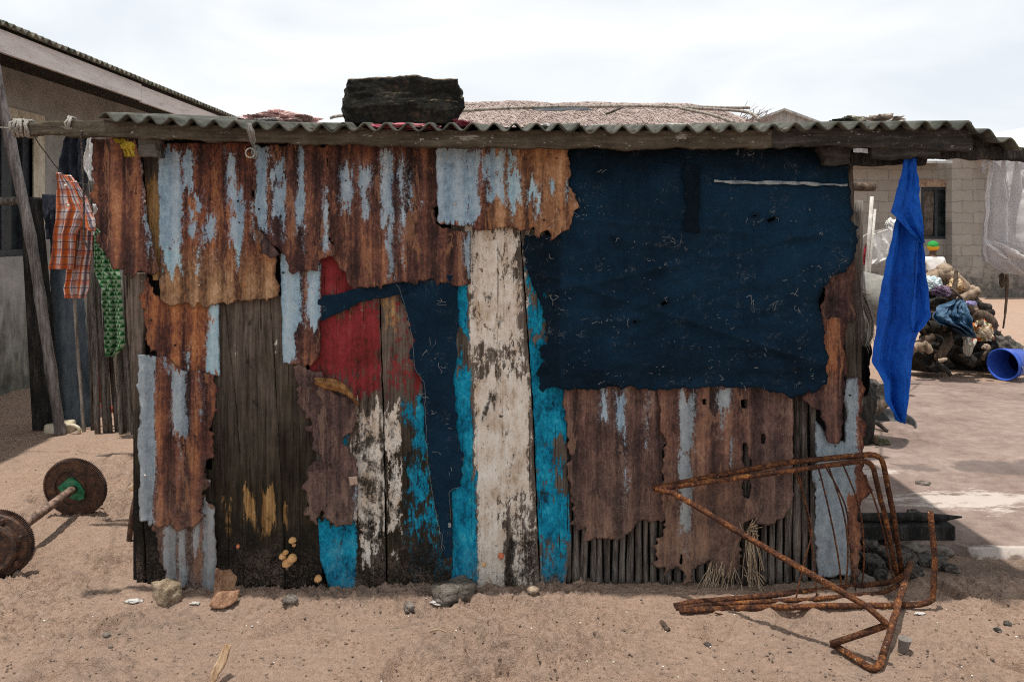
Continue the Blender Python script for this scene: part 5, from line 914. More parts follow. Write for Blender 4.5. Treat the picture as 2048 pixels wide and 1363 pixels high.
cloth('ear', [(318, 1964, 1980, 3.08), (332, 1962, 1976, 3.08), (346, 1962, 1972, 3.08)], M_NET, NTH, 16, 16, 2, .01, 35, 0)
TW = thing('twig', P(2012, 540, 3.10), 'thin dry twig with a husk hanging under the mosquito net', 'twig')
tube('stem', wob(smooth_path([P(2014, 535, 3.12), P(2013, 580, 3.12), P(2011, 620, 3.12), P(2006, 656, 3.12)], 8), .003, 4, 12), [.0065]*10+[.005]*8+[.0035]*7, M_DRIFT, TW, 7)
blob('husk', P(2004, 560, 3.12), (.010, .008, .026), M_DRIFT, TW, seed=3, amp=.3, ridge=.2)
# things beside the shack's far corner
GP = tube('fence_post', wob([P(1716, v, 4.75) for v in np.linspace(400, 815, 18)], .006, 3), .028, M_GREYWOOD, None, 10, .1); tag(GP, 'grey weathered post behind the corner of the shack', 'post')
for (a, b, c, d, lb) in ((1744, 393, 1728, 610, 'taller slim whitish pole leaning behind the shack corner'), (1749, 418, 1732, 610, 'shorter slim whitish pole leaning beside the taller one')): tag(tube('white_pole', [P(a, b, 6.0), P((a+c)/2, (b+d)/2, 6.0), P(c, d, 6.0), Vector((P(c, d, 6.0).x-.1, 6.0, 0))], .014, m_simple('whitewash', [(.3, (.42, .39, .35)), (.7, (.62, .59, .55))], 20, .8) if 'whitewash' not in bpy.data.materials else bpy.data.materials['whitewash'], None, 8), lb, 'pole')
tag(tube('rack_log', [P(1560+i*12.6, 373+.4*math.sin(i), 6.2) for i in range(16)], .034, M_DRIFT, None, 10, .12, 5), 'weathered log end jutting out above the grey post', 'log'); tag(tube('rack_post', [Vector((P(1640, 373, 6.26).x, 6.26, z_)) for z_ in (0, .6, 1.2, 1.74)], .035, M_GREYWOOD, None, 9, .1), 'grey post holding up the weathered log behind the shack', 'post')
tube_l = tube('clothes_line', smooth_path([P(1717, 486, 4.74), P(1735, 468, 6.2), P(1784, 455, 6.8), P(1806, 452, 7.2)], 8), .006, M_ROPE, None, 6); tag(tube_l, 'slack pale line carrying the white towel beyond the blue cloth', 'line')
tag(tube('line_post', [Vector((P(1806, 452, 7.22).x, 7.22, z_)) for z_ in (0, .5, 1.0, 1.5)], .025, M_GREYWOOD, None, 9, .1), 'thin post behind the blue cloth where the pale line ends', 'post')
tag(cloth('white_towel', [(458, 1776, 1786, 6.5), (468, 1734, 1788, 6.5), (500, 1737, 1786, 6.5), (516, 1738, 1786, 6.5), (528, 1739, 1752, 6.5)], M_WHITECL, None, 40, 40, 2, .012, 41), 'white towel on the line seen beside the blue cloth', 'towel')
tag(cloth('red_cloth', [(480, 1735, 1739, 6.6), (500, 1729, 1738, 6.6), (530, 1725, 1735, 6.6)], m_fabric('dark_red_cloth', [(.3, (.15, .012, .02)), (.7, (.30, .03, .045))]), None, 14, 24, 1.5, .02, 42), 'narrow dark red cloth hanging at the white towel edge', 'cloth')
rag('white_bag', 1782, 452, 6.6, 22, 28, M_WHITECL, 'small white bundle hung on the line by the blue cloth', 'bundle', 43, .05, .2)
DR = thing('drum', P(1738, 600, 5.0), 'grey plastic drum on its side with a black mouth behind the sack', 'drum')
ax = Vector((.80, -.55, -.22)).normalized(); c = P(1722, 590, 5.15); s1 = ax.orthogonal().normalized(); s2 = ax.cross(s1)
def ring(c_, r_, n=28): return [c_+(s1*math.cos(2*math.pi*i/n)+s2*math.sin(2*math.pi*i/n))*r_ for i in range(n)]
vs_, fs_ = [], []
for i, (d, r) in enumerate([(-.22, .13), (-.2, .15), (.12, .155), (.13, .162), (.145, .162), (.145, .15), (.0, .145), (-.19, .14)]):
    vs_ += ring(c+ax*d, r)
    if i: fs_ += [((i-1)*28+k, (i-1)*28+(k+1) % 28, i*28+(k+1) % 28, i*28+k) for k in range(28)]
fs_ += [tuple(range(27, -1, -1)), tuple(range(7*28, 8*28))]
M_DRUM = m_simple('grey_plastic', [(.3, (.15, .145, .13)), (.7, (.26, .25, .225))], 9, .6, bump=.15)
m_ = MB(); m_.add(vs_, fs_); m_.go('body', M_DRUM, DR, True)
bm_ = MB(); bm_.add(*blob_data(Vector((c.x-.05, c.y+.05, .22)), (.16, .16, .24), seed=8, amp=.12, box=.5)); tag(bm_.go('crate', M_CHAR, None), 'blackened box propping up the grey drum', 'box')
SK = thing('sack', P(1725, 560, 3.7), 'frayed grey woven sack hanging at the corner of the shack', 'sack')
M_SACK = m_fabric('woven_sack', [(.3, (.17, .165, .145)), (.55, (.31, .30, .27)), (.8, (.43, .42, .38))], 40)
cloth('weave', [(556, 1708, 1716, 3.7), (600, 1708, 1732, 3.7), (640, 1708, 1746, 3.7), (670, 1710, 1744, 3.7), (692, 1716, 1734, 3.7)], M_SACK, SK, 40, 60, 3, .02, 51)
m_ = MB()
for k in range(70):
    v = rnd.uniform(575, 690); e = np.interp(v, [556, 600, 640, 670, 692], [1717, 1732, 1746, 1744, 1730]); a = rnd.uniform(-.2, 1.2); l = rnd.uniform(5, 16)
    m_.tube([P(e-2, v, 3.7), P(e+l*.5*math.cos(a), v+l*.5*math.sin(a), 3.69), P(e+l*math.cos(a), v+l*math.sin(a)+2, 3.7)], .0011, 4)
m_.go('fringe', M_SACK, SK)
tag(cloth('black_rag', [(682, 1712, 1742, 3.8), (710, 1714, 1742, 3.8), (748, 1718, 1738, 3.8), (790, 1722, 1730, 3.8)], m_fabric('black_cloth', [(.3, (.004, .004, .005)), (.7, (.018, .018, .022))]), None, 24, 30, 2, .03, 53), 'black rag hanging below the frayed woven sack', 'rag')
def log(name, pts, r, mat, label, cat='log', sd=0, group=None, n=10, a=.012):
    q_ = smooth_path([Vector(p) for p in pts], 6); m = len(q_); rs_ = [(r[0]+(r[1]-r[0])*i/(m-1))*(1+.25*(float(fbm(i*.45, sd, 3, sd))-.5)*2) for i in range(m)]
    return tag(tube(name, wob(q_, a*1.2, sd, 6), rs_, mat, None, n, .06, sd), label, cat, group)
rag('dark_rock', 1750, 795, 6.35, 62, 66, M_DSTONE, 'dark rough rock lying past the shack corner', 'rock', 61, .13, 0)
log('broken_log', [P(1712, 815, 5.75), P(1742, 822, 5.70), P(1768, 806, 5.75)], (.05, .035), M_DRIFT, 'knotty broken log under the dark rock', sd=3)
log('broken_stick', [P(1712, 838, 5.6), P(1745, 842, 5.5), P(1772, 862, 5.4)], (.02, .012), M_CHUNKB, 'thin black stick lying against the basin', 'stick', sd=5)
BS = thing('basin', onground(1778, 862), 'shallow black basin tilted against the log pile', 'basin')
c = onground(1780, 858, .045); nrm = Vector((-.06, -.30, .95)).normalized(); s1 = nrm.orthogonal().normalized(); s2 = nrm.cross(s1); vs_, fs_ = [], []
for i, (d, r) in enumerate([(-.04, .0), (-.04, .10), (.0, .15), (.022, .162), (.026, .166), (.022, .157), (.0, .144), (-.034, .095), (-.034, .0)]):
    vs_ += [c+nrm*d+(s1*math.cos(2*math.pi*k/40)+s2*math.sin(2*math.pi*k/40))*max(r, .001) for k in range(40)]
    if i: fs_ += [((i-1)*40+k, (i-1)*40+(k+1) % 40, i*40+(k+1) % 40, i*40+k) for k in range(40)]
m_ = MB(); m_.add(vs_, fs_); m_.go('bowl', m_simple('black_enamel', [(.3, (.008, .008, .009)), (.7, (.035, .034, .036))], 30, .45), BS, True)
log('mossy_log', [onground(1712, 885, .045), onground(1745, 893, .045), onground(1770, 902, .042)], (.046, .044), m_simple('mossy_bark', [(.3, (.02, .02, .012)), (.5, (.085, .08, .045)), (.75, (.24, .22, .14))], 26, .95, bump=1, dist=.012), 'short mossy log poking out past the shack corner', sd=7, n=14, a=.008)
log('log_stub', [P(1755, 885, 5.02), P(1752, 868, 5.02)], (.014, .006), M_DRIFT, 'upright twig stub on the mossy log', 'twig', sd=8)
# ---- firewood pile
YP = 7.9
rag('root_stump', 1858, 722, 7.75, 76, 62, M_CHUNKB, 'sooty black stump at the front of the firewood pile', 'stump', 71, .16, .15)
rag('root_stump', 1998, 708, 7.95, 78, 70, M_DSTONE, 'grey-brown root mound beside the blue bucket', 'stump', 72, .22, .12)
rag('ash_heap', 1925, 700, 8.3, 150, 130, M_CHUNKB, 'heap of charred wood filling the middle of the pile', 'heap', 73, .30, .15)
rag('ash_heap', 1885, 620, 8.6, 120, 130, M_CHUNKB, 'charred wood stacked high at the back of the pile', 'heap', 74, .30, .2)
LG = [([(1850, 566, 8.0), (1880, 552, 7.95), (1896, 548, 7.9), (1914, 562, 7.9), (1934, 580, 7.9), (1956, 585, 7.85)], (.085, .055), M_PALEWOOD, 'pale bone-like driftwood branch on top of the pile'),
      ([(1894, 546, 7.9), (1888, 538, 7.95), (1860, 556, 8.1)], (.075, .05), M_PALEWOOD, 'pale forked driftwood end behind the pale branch'),
      ([(1918, 600, 7.85), (1940, 590, 7.8), (1962, 582, 7.75)], (.05, .035), M_PALEWOOD, 'short pale driftwood stub below the pale branch'),
      ([(1902, 606, 7.7), (1908, 570, 7.7), (1915, 540, 7.72)], (.03, .016), M_DRIFT, 'brown stick standing upright in the pile'),
      ([(1838, 662, 7.75), (1870, 652, 7.7), (1912, 658, 7.65)], (.065, .06), M_CHUNKB, 'thick dark log across the pile under the blue plastic'),
      ([(1834, 690, 7.65), (1850, 680, 7.6), (1866, 674, 7.6)], (.042, .035), M_DRIFT, 'short brown log end above the sooty stump'),
      ([(1876, 720, 7.55), (1886, 700, 7.5), (1897, 680, 7.55)], (.045, .055), M_DRIFT, 'split brown log leaning out from the pile'),
      ([(1846, 700, 7.52), (1840, 690, 7.5), (1826, 694, 7.5)], (.03, .04), M_PALEWOOD, 'pale split wood end on the sooty stump'),
      ([(1862, 704, 7.5), (1854, 692, 7.5), (1848, 688, 7.5)], (.03, .04), M_PALEWOOD, 'second pale split end close behind the first'),
      ([(1878, 724, 7.45), (1890, 738, 7.4), (1902, 750, 7.4)], (.028, .018), M_CHAR, 'black stick trailing on the ground from the pile'),
      ([(1876, 722, 7.4), (1886, 720, 7.38), (1894, 718, 7.38)], (.02, .012), M_PALEWOOD, 'small pale splinter beside the black stick'),
      ([(1946, 640, 7.8), (1962, 628, 7.75), (1980, 640, 7.7), (1988, 652, 7.7)], (.05, .04), M_DRIFT, 'crooked root curling over the orange cloth'),
      ([(1960, 660, 7.9), (1978, 664, 7.85), (1986, 680, 7.85)], (.05, .045), M_CHUNKB, 'dark root end beside the orange cloth'),
      ([(1932, 602, 8.0), (1944, 612, 7.9), (1952, 624, 7.85)], (.05, .04), M_PALEWOOD, 'pale log stub above the crooked root'),
      ([(1900, 700, 7.7), (1925, 712, 7.65), (1950, 724, 7.6)], (.06, .05), M_CHUNKB, 'black log at the foot of the pile under the dangling cloth'),
      ([(1940, 724, 7.75), (1965, 716, 7.7), (1990, 726, 7.7)], (.06, .06), M_CHUNKB, 'black log at the foot of the pile by the root mound'),
      ([(1855, 548, 8.2), (1845, 540, 8.3), (1838, 534, 8.3)], (.035, .025), M_DRIFT, 'thin brown branch end touching the seated person')]
for k, (pts, r, mt, lb) in enumerate(LG): log('firewood_log' if r[0] > .03 else 'stick', [P(*p) for p in pts], r, mt, lb, 'log' if r[0] > .03 else 'stick', sd=k+20)
for k in range(12):
    u = rnd.uniform(1845, 1965); v = rnd.uniform(600, 720); a = rnd.uniform(-.7, .7); l = rnd.uniform(25, 50)
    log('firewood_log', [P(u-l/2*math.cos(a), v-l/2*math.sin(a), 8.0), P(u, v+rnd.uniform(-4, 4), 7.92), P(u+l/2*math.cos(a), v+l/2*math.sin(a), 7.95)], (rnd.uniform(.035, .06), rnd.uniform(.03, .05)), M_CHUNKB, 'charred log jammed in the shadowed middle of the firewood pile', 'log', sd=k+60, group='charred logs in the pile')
M_BPL = m_simple('blue_plastic_sheet', [(.3, (.012, .035, .075)), (.5, (.026, .075, .145)), (.75, (.10, .18, .26))], 14, .35, (1, 1, .5), .6, .015)
tag(cloth('blue_plastic', [(598, 1905, 1925, 7.62), (612, 1882, 1934, 7.52), (632, 1868, 1940, 7.45), (646, 1874, 1943, 7.42), (656, 1906, 1945, 7.42), (674, 1935, 1944, 7.42)], M_BPL, None, 60, 40, 2.6, .10, 61), 'dark blue plastic sheet draped over the firewood pile', 'sheet')
def m_print(nm, cols):
    t = NT(nm); n = t.vor(t.co((1, 1, 1), (0, .5, 0)), 26, out='Color'); sx = t.nd('ShaderNodeSeparateXYZ'); t.t.links.new(n, sx.inputs[0]); t.fin(t.ramp(sx.outputs[0], cols, 'CONSTANT'), .9); t.bump(t.noise(t.co(), 30, 5, .6), .5, .01); return t.m
M_ORP = m_print('orange_print', [(0, (.42, .33, .22)), (.3, (.50, .11, .03)), (.5, (.10, .10, .04)), (.65, (.55, .47, .36)), (.85, (.40, .16, .05))])
rag('printed_cloth', 1964, 668, 7.65, 40, 46, M_ORP, 'crumpled orange printed cloth on the side of the pile', 'cloth', 81, .08, .16, rf=2)
tag(cloth('dangling_cloth', [(672, 1926, 1952, 7.5), (688, 1928, 1948, 7.45), (700, 1930, 1942, 7.45), (711, 1932, 1937, 7.45)], m_print('cream_print', [(0, (.40, .36, .30)), (.55, (.36, .10, .07)), (.7, (.46, .42, .36))]), None, 20, 24, 1.5, .04, 62), 'cream and red cloth dangling at the foot of the pile', 'cloth')
rag('white_sack', 1864, 572, 7.8, 36, 38, m_fabric('pale_aqua_sack', [(.3, (.40, .50, .52)), (.7, (.68, .74, .74))]), 'pale aqua white bag stuffed in the pile', 'bag', 82, .08, .14, rf=2)
rag('purple_net', 1884, 584, 7.7, 34, 24, m_fabric('purple_net', [(.3, (.05, .03, .06)), (.6, (.13, .09, .14)), (.8, (.28, .2, .26))]), 'tangled purple net beside the pale aqua bag', 'net', 83, .07, .22, rf=2.5)
rag('orange_peelings', 1912, 574, 7.75, 30, 30, m_print('tan_print', [(0, (.40, .25, .12)), (.4, (.55, .42, .26)), (.7, (.20, .11, .06))]), 'small tan and brown cloth under the pale branch', 'cloth', 84, .06, .25, rf=2.5)
rag('lavender_cloth', 1942, 607, 7.6, 20, 10, m_fabric('lavender', [(.3, (.25, .22, .42)), (.7, (.45, .42, .62))]), 'small lavender cloth at the edge of the pile', 'cloth', 85, .04, .3)
rag('pale_stone', 1973, 694, 7.45, 16, 12, M_PALEWOOD, 'pale stone lodged beside the orange printed cloth', 'stone', 86, .03, 0)
for k in range(26):
    u_ = rnd.uniform(1838, 1985); v_ = rnd.uniform(585, 715); a = rnd.uniform(-1.4, 1.4); l = rnd.uniform(12, 34)
    if v_ < 620 and u_ > 1950: continue
    log('stick', [P(u_-l/2*math.cos(a), v_-l/2*math.sin(a), 7.62), P(u_+rnd.uniform(-3, 3), v_+rnd.uniform(-3, 3), 7.58), P(u_+l/2*math.cos(a), v_+l/2*math.sin(a), 7.64)], (rnd.uniform(.012, .026), rnd.uniform(.006, .016)), rnd.choice([M_DRIFT, M_CHUNKB, M_DRIFT]), 'thin broken stick poking out of the front of the firewood pile', 'stick', sd=k+90, group='thin sticks in the pile', n=7)
# ---- bucket
BK = thing('bucket', onground(2030, 752), 'blue plastic bucket lying on its side by the pile', 'bucket')
ax = Vector((.87, .49, .03)).normalized(); c = P(2005, 729, 7.45); s1 = Vector((0, 0, 1)); s1 = (s1-ax*s1.dot(ax)).normalized(); s2 = ax.cross(s1); vs_, fs_ = [], []; n = 36
prof = [(0, .142), (.0, .150), (.018, .150), (.02, .143), (.06, .140), (.062, .145), (.075, .145), (.078, .138), (.30, .118), (.30, .110), (.02, .135), (0, .142)]
for i, (d, r) in enumerate(prof):
    vs_ += [c+ax*d+(s1*math.cos(2*math.pi*k/n)+s2*math.sin(2*math.pi*k/n))*r for k in range(n)]
    if i: fs_ += [((i-1)*n+k, (i-1)*n+(k+1) % n, i*n+(k+1) % n, i*n+k) for k in range(n)]
fs_.append(tuple(range(9*n, 10*n)))
m_ = MB(); m_.add(vs_, fs_); M_BKT = m_simple('blue_plastic', [(.3, (.022, .065, .34)), (.7, (.04, .10, .46))], 7, .42, bump=.1); m_.go('body', M_BKT, BK, True)
a_ = [c+ax*.05+s2*.148*k for k in (1, -1)]; tube('handle', smooth_path([a_[0], a_[0]-s1*.10+ax*.05, (a_[0]+a_[1])/2-s1*.146+ax*.10, a_[1]-s1*.10+ax*.05, a_[1]], 8), .0035, M_TIN, BK, 6)
# ---- person seated by the far wall, back turned
PX = P(1864, 500, 15.6); pz = .40
PS = thing('person', (PX.x, 15.6, 0), 'person sitting with back turned in white shirt and green and yellow headscarf', 'person')
def skin(name, pts, edges, mat, parent, sub=2):
    me = bpy.data.meshes.new(name); me.from_pydata([p[:3] for p in pts], edges, []); o = link(name, me, mat, parent, False)
    md = o.modifiers.new('skin', 'SKIN'); md.use_smooth_shade = True
    for i, p in enumerate(pts): me.skin_vertices[0].data[i].radius = (p[3], p[4] if len(p) > 4 else p[3])
    me.skin_vertices[0].data[0].use_root = True; s_ = o.modifiers.new('sub', 'SUBSURF'); s_.levels = sub; s_.render_levels = sub; return o
x, y = PX.x, 15.6
M_SKINP = m_simple('dark_skin', [(.3, (.050, .026, .016)), (.7, (.085, .046, .030))], 20, .6, bump=.1)
body = [(x, y, pz, .13, .11), (x+.01, y, pz+.18, .115, .09), (x+.02, y+.02, pz+.38, .14, .09), (x+.03, y+.03, pz+.50, .075, .06), (x+.04, y+.04, pz+.55, .058), (x+.055, y+.06, pz+.60, .075, .085), (x+.06, y+.07, pz+.69, .078, .09),
        (x-.16, y+.02, pz+.43, .052), (x-.21, y+.06, pz+.18, .042), (x-.10, y+.26, pz+.14, .032), (x-.04, y+.34, pz+.14, .030),
        (x+.20, y+.0, pz+.42, .052), (x+.27, y+.06, pz+.18, .042), (x+.27, y+.28, pz+.20, .032), (x+.25, y+.36, pz+.21, .030),
        (x-.09, y+.05, pz-.01, .085), (x-.06, y+.42, pz+.17, .07), (x-.05, y+.50, .08, .045), (x-.05, y+.66, .04, .035),
        (x+.10, y+.05, pz, .085), (x+.34, y+.30, pz+.28, .07), (x+.40, y+.48, .08, .045), (x+.46, y+.62, .04, .035)]
for hx, hy, hz, s_ in ((x-.04, y+.34, pz+.14, 1), (x+.25, y+.36, pz+.21, 1)):
    pass
ed = [(0, 1), (1, 2), (2, 3), (3, 4), (4, 5), (5, 6), (2, 7), (7, 8), (8, 9), (9, 10), (2, 11), (11, 12), (12, 13), (13, 14), (0, 15), (15, 16), (16, 17), (17, 18), (0, 19), (19, 20), (20, 21), (21, 22)]
for base_, dirx in ((10, 1), (14, -1)):                     # five fingers on each hand
    b = body[base_]
    for k in range(5):
        o_ = (k-2)*.017; ln = (.055, .075, .08, .075, .06)[k]; i0 = len(body)
        body.append((b[0]+o_, b[1]+.035, b[2]-.005, .010)); body.append((b[0]+o_*1.3, b[1]+.035+ln*.6, b[2]-.015, .009)); body.append((b[0]+o_*1.3, b[1]+.035+ln*.9, b[2]-.045, .008))
        ed += [(base_, i0), (i0, i0+1), (i0+1, i0+2)]
skin('body', body, ed, M_SKINP, PS)
hc = Vector((x+.06, y+.07, pz+.65))
blob('nose', hc+Vector((.05, .105, -.01)), (.014, .018, .018), M_SKINP, PS, sub=2, amp=0)
for s_ in (-1, 1): blob('ear', hc+Vector((s_*.085+.01, .01, -.01)), (.012, .022, .03), M_SKINP, PS, sub=2, amp=.05)
skin('shirt', [(x, y, pz+.02, .165, .14), (x+.01, y, pz+.18, .15, .125), (x+.02, y+.02, pz+.38, .165, .12), (x+.03, y+.03, pz+.47, .09, .075), (x-.155, y+.02, pz+.43, .075), (x-.20, y+.05, pz+.27, .068), (x+.195, y+.0, pz+.42, .075), (x+.25, y+.04, pz+.27, .068)], [(0, 1), (1, 2), (2, 3), (2, 4), (4, 5), (2, 6), (6, 7)], M_WHITECL, PS)
skin('trousers', [(x, y+.01, pz-.05, .16, .15), (x-.09, y+.08, pz, .11), (x-.06, y+.42, pz+.17, .09), (x-.05, y+.49, .12, .07), (x+.11, y+.08, pz+.01, .11), (x+.34, y+.30, pz+.28, .09), (x+.40, y+.47, .12, .07)], [(0, 1), (1, 2), (2, 3), (0, 4), (4, 5), (5, 6)], M_NAVYCL, PS)
sc_ = blob('headscarf', hc+Vector((-.012, -.015, .035)), (.108, .118, .105), None, PS, sub=4, amp=.08, seed=4)
t = NT('headscarf_cloth'); tc2 = t.nd('ShaderNodeTexCoord'); sp_ = t.nd('ShaderNodeSeparateXYZ'); t.t.links.new(tc2.outputs['Generated'], sp_.inputs[0]); t.fin(t.ramp(t.ma('ADD', sp_.outputs['Z'], t.ma('MULTIPLY', t.ma('SUBTRACT', t.noise(t.co(), 12, 3), .5), .12)), [(0, (.45, .10, .02)), (.22, (.55, .28, .02)), (.42, (.55, .34, .03)), (.5, (.02, .22, .04)), (1, (.02, .26, .05))]), .9); sc_.data.materials.append(t.m)
m_ = MB(); m_.box((x-.17, y-.14, 0), (x+.17, y+.16, pz-.06)); tag(m_.go('stool', M_GREYWOOD, None, bevel=.01), 'low wooden stool under the seated person', 'stool')

# ================================================================== bench of timber, rubble, rocks
TB = MB(); p0 = P(1728, 1090, 3.52); p1 = P(1912, 1088, 3.52); TB.box((p0.x-.25, 3.52, .035), (p1.x, 3.66, .098)); tag(TB.go('timber', M_CHAR, None, bevel=.006), 'squared black timber lying on rubble beside the shack', 'timber')
q0 = P(1690, 1043, 3.56); q1 = P(1928, 1046, 3.56)
pts = [Vector((q0.x+(q1.x-q0.x)*i/14, 3.575+.004*math.sin(i), .118)) for i in range(15)]
tag(tube('split_pole', pts, [.02]*10+[.019, .018, .015, .010, .004], M_CHAR, None, 9, .3, 2), 'dark split pole resting on the black timber', 'pole')
tag(tube('thin_stick', [Vector((q0.x+.1, 3.61, .105)), Vector((q0.x+.3, 3.612, .112)), Vector((q1.x-.06, 3.615, .104))], .0055, M_GREYWOOD, None, 7, .2, 3), 'thin grey stick lying behind the dark split pole', 'stick')
STN = [(1828, 1034, 3.86, 34, 24, M_DSTONE, 'jagged dark stone standing behind the black timber', 1), (1846, 971, 4.31, 28, 18, M_STONE, 'smooth tan stone alone on the bare yard', 2), (1778, 968, 4.4, 14, 12, M_STONE, 'small stone in the shade near the tan stone', 3),
       (1838, 1108, 3.44, 64, 26, M_STONE, 'flat pale stone under the black timber', 4), (1792, 1122, 3.36, 70, 36, M_DSTONE, 'large dark rubble lump under the timber', 5), (1745, 1135, 3.30, 56, 34, M_DSTONE, 'dark rubble lump against the shack corner', 6), (1862, 1128, 3.36, 56, 24, M_DSTONE, 'dark rubble lump by the pavement edge', 7), (1760, 1160, 3.22, 34, 20, M_DSTONE, 'angular rubble stone behind the rusty tubes', 8), (1726, 1172, 3.16, 44, 24, M_STONE, 'grey broken stone at the foot of the blue-grey sheet', 9), (1880, 1108, 3.46, 48, 18, M_STONE, 'flat grey stone at the timber end', 10), (1820, 1148, 3.27, 50, 22, M_DSTONE, 'low dark rubble between the rusty tubes', 11), (1900, 1140, 3.30, 30, 12, M_DSTONE, 'small dark rubble by the pale pavement lip', 12), (1740, 1102, 3.5, 44, 26, M_DSTONE, 'rubble wedged under the near end of the timber', 13), (1782, 1090, 3.55, 40, 20, M_DSTONE, 'rubble propping the middle of the black timber', 17),
       (335, 1198, 3.03, 58, 48, m_simple('mossy_yellow_stone', [(.3, (.11, .08, .052)), (.5, (.25, .185, .12)), (.75, (.38, .305, .22))], 20, .92, bump=1, dist=.01), 'yellowish mossy stone leaning by the grey sheet', 14), (908, 1188, 3.05, 84, 40, m_simple('dark_boulder', [(.3, (.055, .046, .038)), (.5, (.13, .11, .092)), (.75, (.22, .19, .16))], 22, .92, bump=1, dist=.01), 'dark wedge-shaped stone at the foot of the white plank', 15), (818, 1214, 2.96, 26, 14, M_STONE, 'small flat stone on the sand before the dark wedge stone', 16)]
for (u, v, Y, wp, hp, mt, lb, sd) in STN:
    k = Y/F; c = P(u, v, Y); c.z = max(c.z, hp*k*.25)
    tag(blob('rock' if wp > 30 else 'stone', c, (wp*k*.56, wp*k*.40, hp*k*.58), mt, None, sub=4, amp=.20, freq=1.6, seed=sd*7+3, box=.62, rot=sd*1.3), lb, 'stone')
for k, (u, v, wp, lb) in enumerate([(1995, 1262, 16, 'dark round nut-like pebble, the closer of two by the plastic cup'), (2015, 1250, 16, 'dark oblong pebble just behind its twin'), (1415, 1282, 15, 'dark pebble below the rusty lower tubes'), (213, 1278, 16, 'pale grey pebble on open sand below the wheels'), (221, 1291, 10, 'tiny pebble touching the pale grey one'), (1066, 1198, 24, 'whitish flat pebble before the turquoise plank'), (580, 1206, 32, 'brown clod on the sand below the mushrooms'), (1742, 1372, 22, 'pale pebble at the lower picture edge')]):
    p = onground(u, v); r = wp*p.y/F/2
    tag(blob('pebble', p+Vector((0, 0, r*.35)), (r, r*.8, r*.62), (M_DSTONE, M_DSTONE, M_DSTONE, M_STONE, M_STONE, M_PALEWOOD, M_STONE, M_PALEWOOD)[k], None, sub=3, amp=.18, seed=k+30), lb, 'pebble')
# scattered bits of shell and crumbs of soil
m_ = MB(); m2 = MB()
for k in range(75):
    u = rnd.uniform(0, 2048); v = rnd.uniform(1195, 1362) if k % 3 else rnd.uniform(900, 1362)
    if 290 < u < 1735 and v < 1195: continue
    p = onground(u, v); r = rnd.uniform(.0012, .0036)
    m_.add(*blob_data(p+Vector((0, 0, r*.3)), (r*1.3, r, r*.5), seed=k, sub=1, amp=.4, rot=k))
for k in range(1500):
    u = rnd.uniform(-40, 2088); v = 1185+178*rnd.random()**.8 if k % 4 else rnd.uniform(900, 1362)
    if 285 < u < 1735 and v < 1190: continue
    p = onground(u, v); r = rnd.uniform(.0018, .0052)*(1.0 if rnd.random() < .95 else 1.6)
    m2.add(*blob_data(p+Vector((0, 0, r*.2)), (r*1.2, r, r*.6), seed=k, sub=1, amp=.5, rot=k))
tag(m_.go('shell_fragments', m_simple('shell_white', [(.3, (.45, .42, .38)), (.7, (.7, .68, .64))], 60, .7), None), kind='stuff')
tag(m2.go('soil_crumbs', m_simple('soil_crumb', [(.3, (.075, .052, .040)), (.55, (.15, .108, .083)), (.8, (.27, .205, .165))], 40, .95), None), kind='stuff')
# paper scraps, chips
M_SCRAP = m_simple('dirty_paper', [(.2, (.30, .27, .24)), (.6, (.50, .47, .44)), (.9, (.62, .60, .58))], 60, .9)
for k, (u, v, wpx, lb) in enumerate([(268, 1208, 26, 'crumpled white paper scrap left of the yellowish stone'), (876, 1207, 26, 'white shell-like scrap in front of the dark wedge stone'), (390, 1207, 16, 'tiny bluish scrap between stone and terracotta shard'), (1840, 1226, 16, 'pale crumpled scrap beyond the rusty upright')]):
    p = onground(u, v); r = wpx*p.y/F/2
    tag(blob('paper_scrap', p+Vector((0, 0, r*.2)), (r, r*.55, r*.16), M_SCRAP, None, sub=4, amp=.7, freq=1.6, ridge=.3, seed=k+50), lb, 'scrap')
tag(sheet('wood_chip', [(450, 1286, 1), (466, 1285, 1), (452, 1325), (432, 1363), (424, 1366), (434, 1322)], 2.505, m_simple('split_wood', [(.3, (.19, .10, .05)), (.5, (.36, .235, .14)), (.75, (.5, .37, .25))], 30, .85, (1, 1, .15), .6), None, step=2.5, jag=2, thick=.005, bend=lambda u, v: .05*(v-1285)/80+.008*np.sin(u/6)), 'long splintered wood chip sticking up from the sand', 'wood chip')
p = onground(1328, 1250); log('wood_stub', [p+Vector((-.006, .03, .008)), p+Vector((0, 0, .01)), p+Vector((.005, -.035, .009))], (.007, .009), M_DRIFT, 'short wood stub lying under the diagonal tube', 'stub', sd=91, a=.002)
p = onground(876, 1271); log('bark_curl', [p+Vector((-.03, 0, .004)), p+Vector((0, .004, .01)), p+Vector((.03, -.004, .004))], (.004, .003), M_STRAW, 'thin orange bark curl on the sand', 'bark', sd=92, a=.003)
# terracotta shard of corrugated roofing
TS = thing('roof_shard', onground(455, 1180), 'broken rusty-orange corrugated shard propped against the planks', 'shard')
M_SHARD = m_simple('rusty_tile', [(.3, (.09, .045, .026)), (.5, (.18, .095, .055)), (.75, (.30, .18, .11))], 30, .88, (1, 1, .3), .6)
sheet('upright_piece', [(432, 1134, 2), (446, 1139, 2), (463, 1136, 1.5), (475, 1150, 1.5), (478, 1192), (432, 1193, .6)], 3.07, M_SHARD, TS, step=2.5, jag=1, corr=None, lift=0, thick=.005, bend=lambda u, v: .03*(v-1134)/58)
sheet('flat_piece', [(436, 1186), (476, 1184), (476, 1196), (458, 1204), (424, 1203)], 3.0, M_SHARD, TS, step=2.5, jag=1.5, thick=.006, bend=lambda u, v: .05*(v-1184)/18-.03)
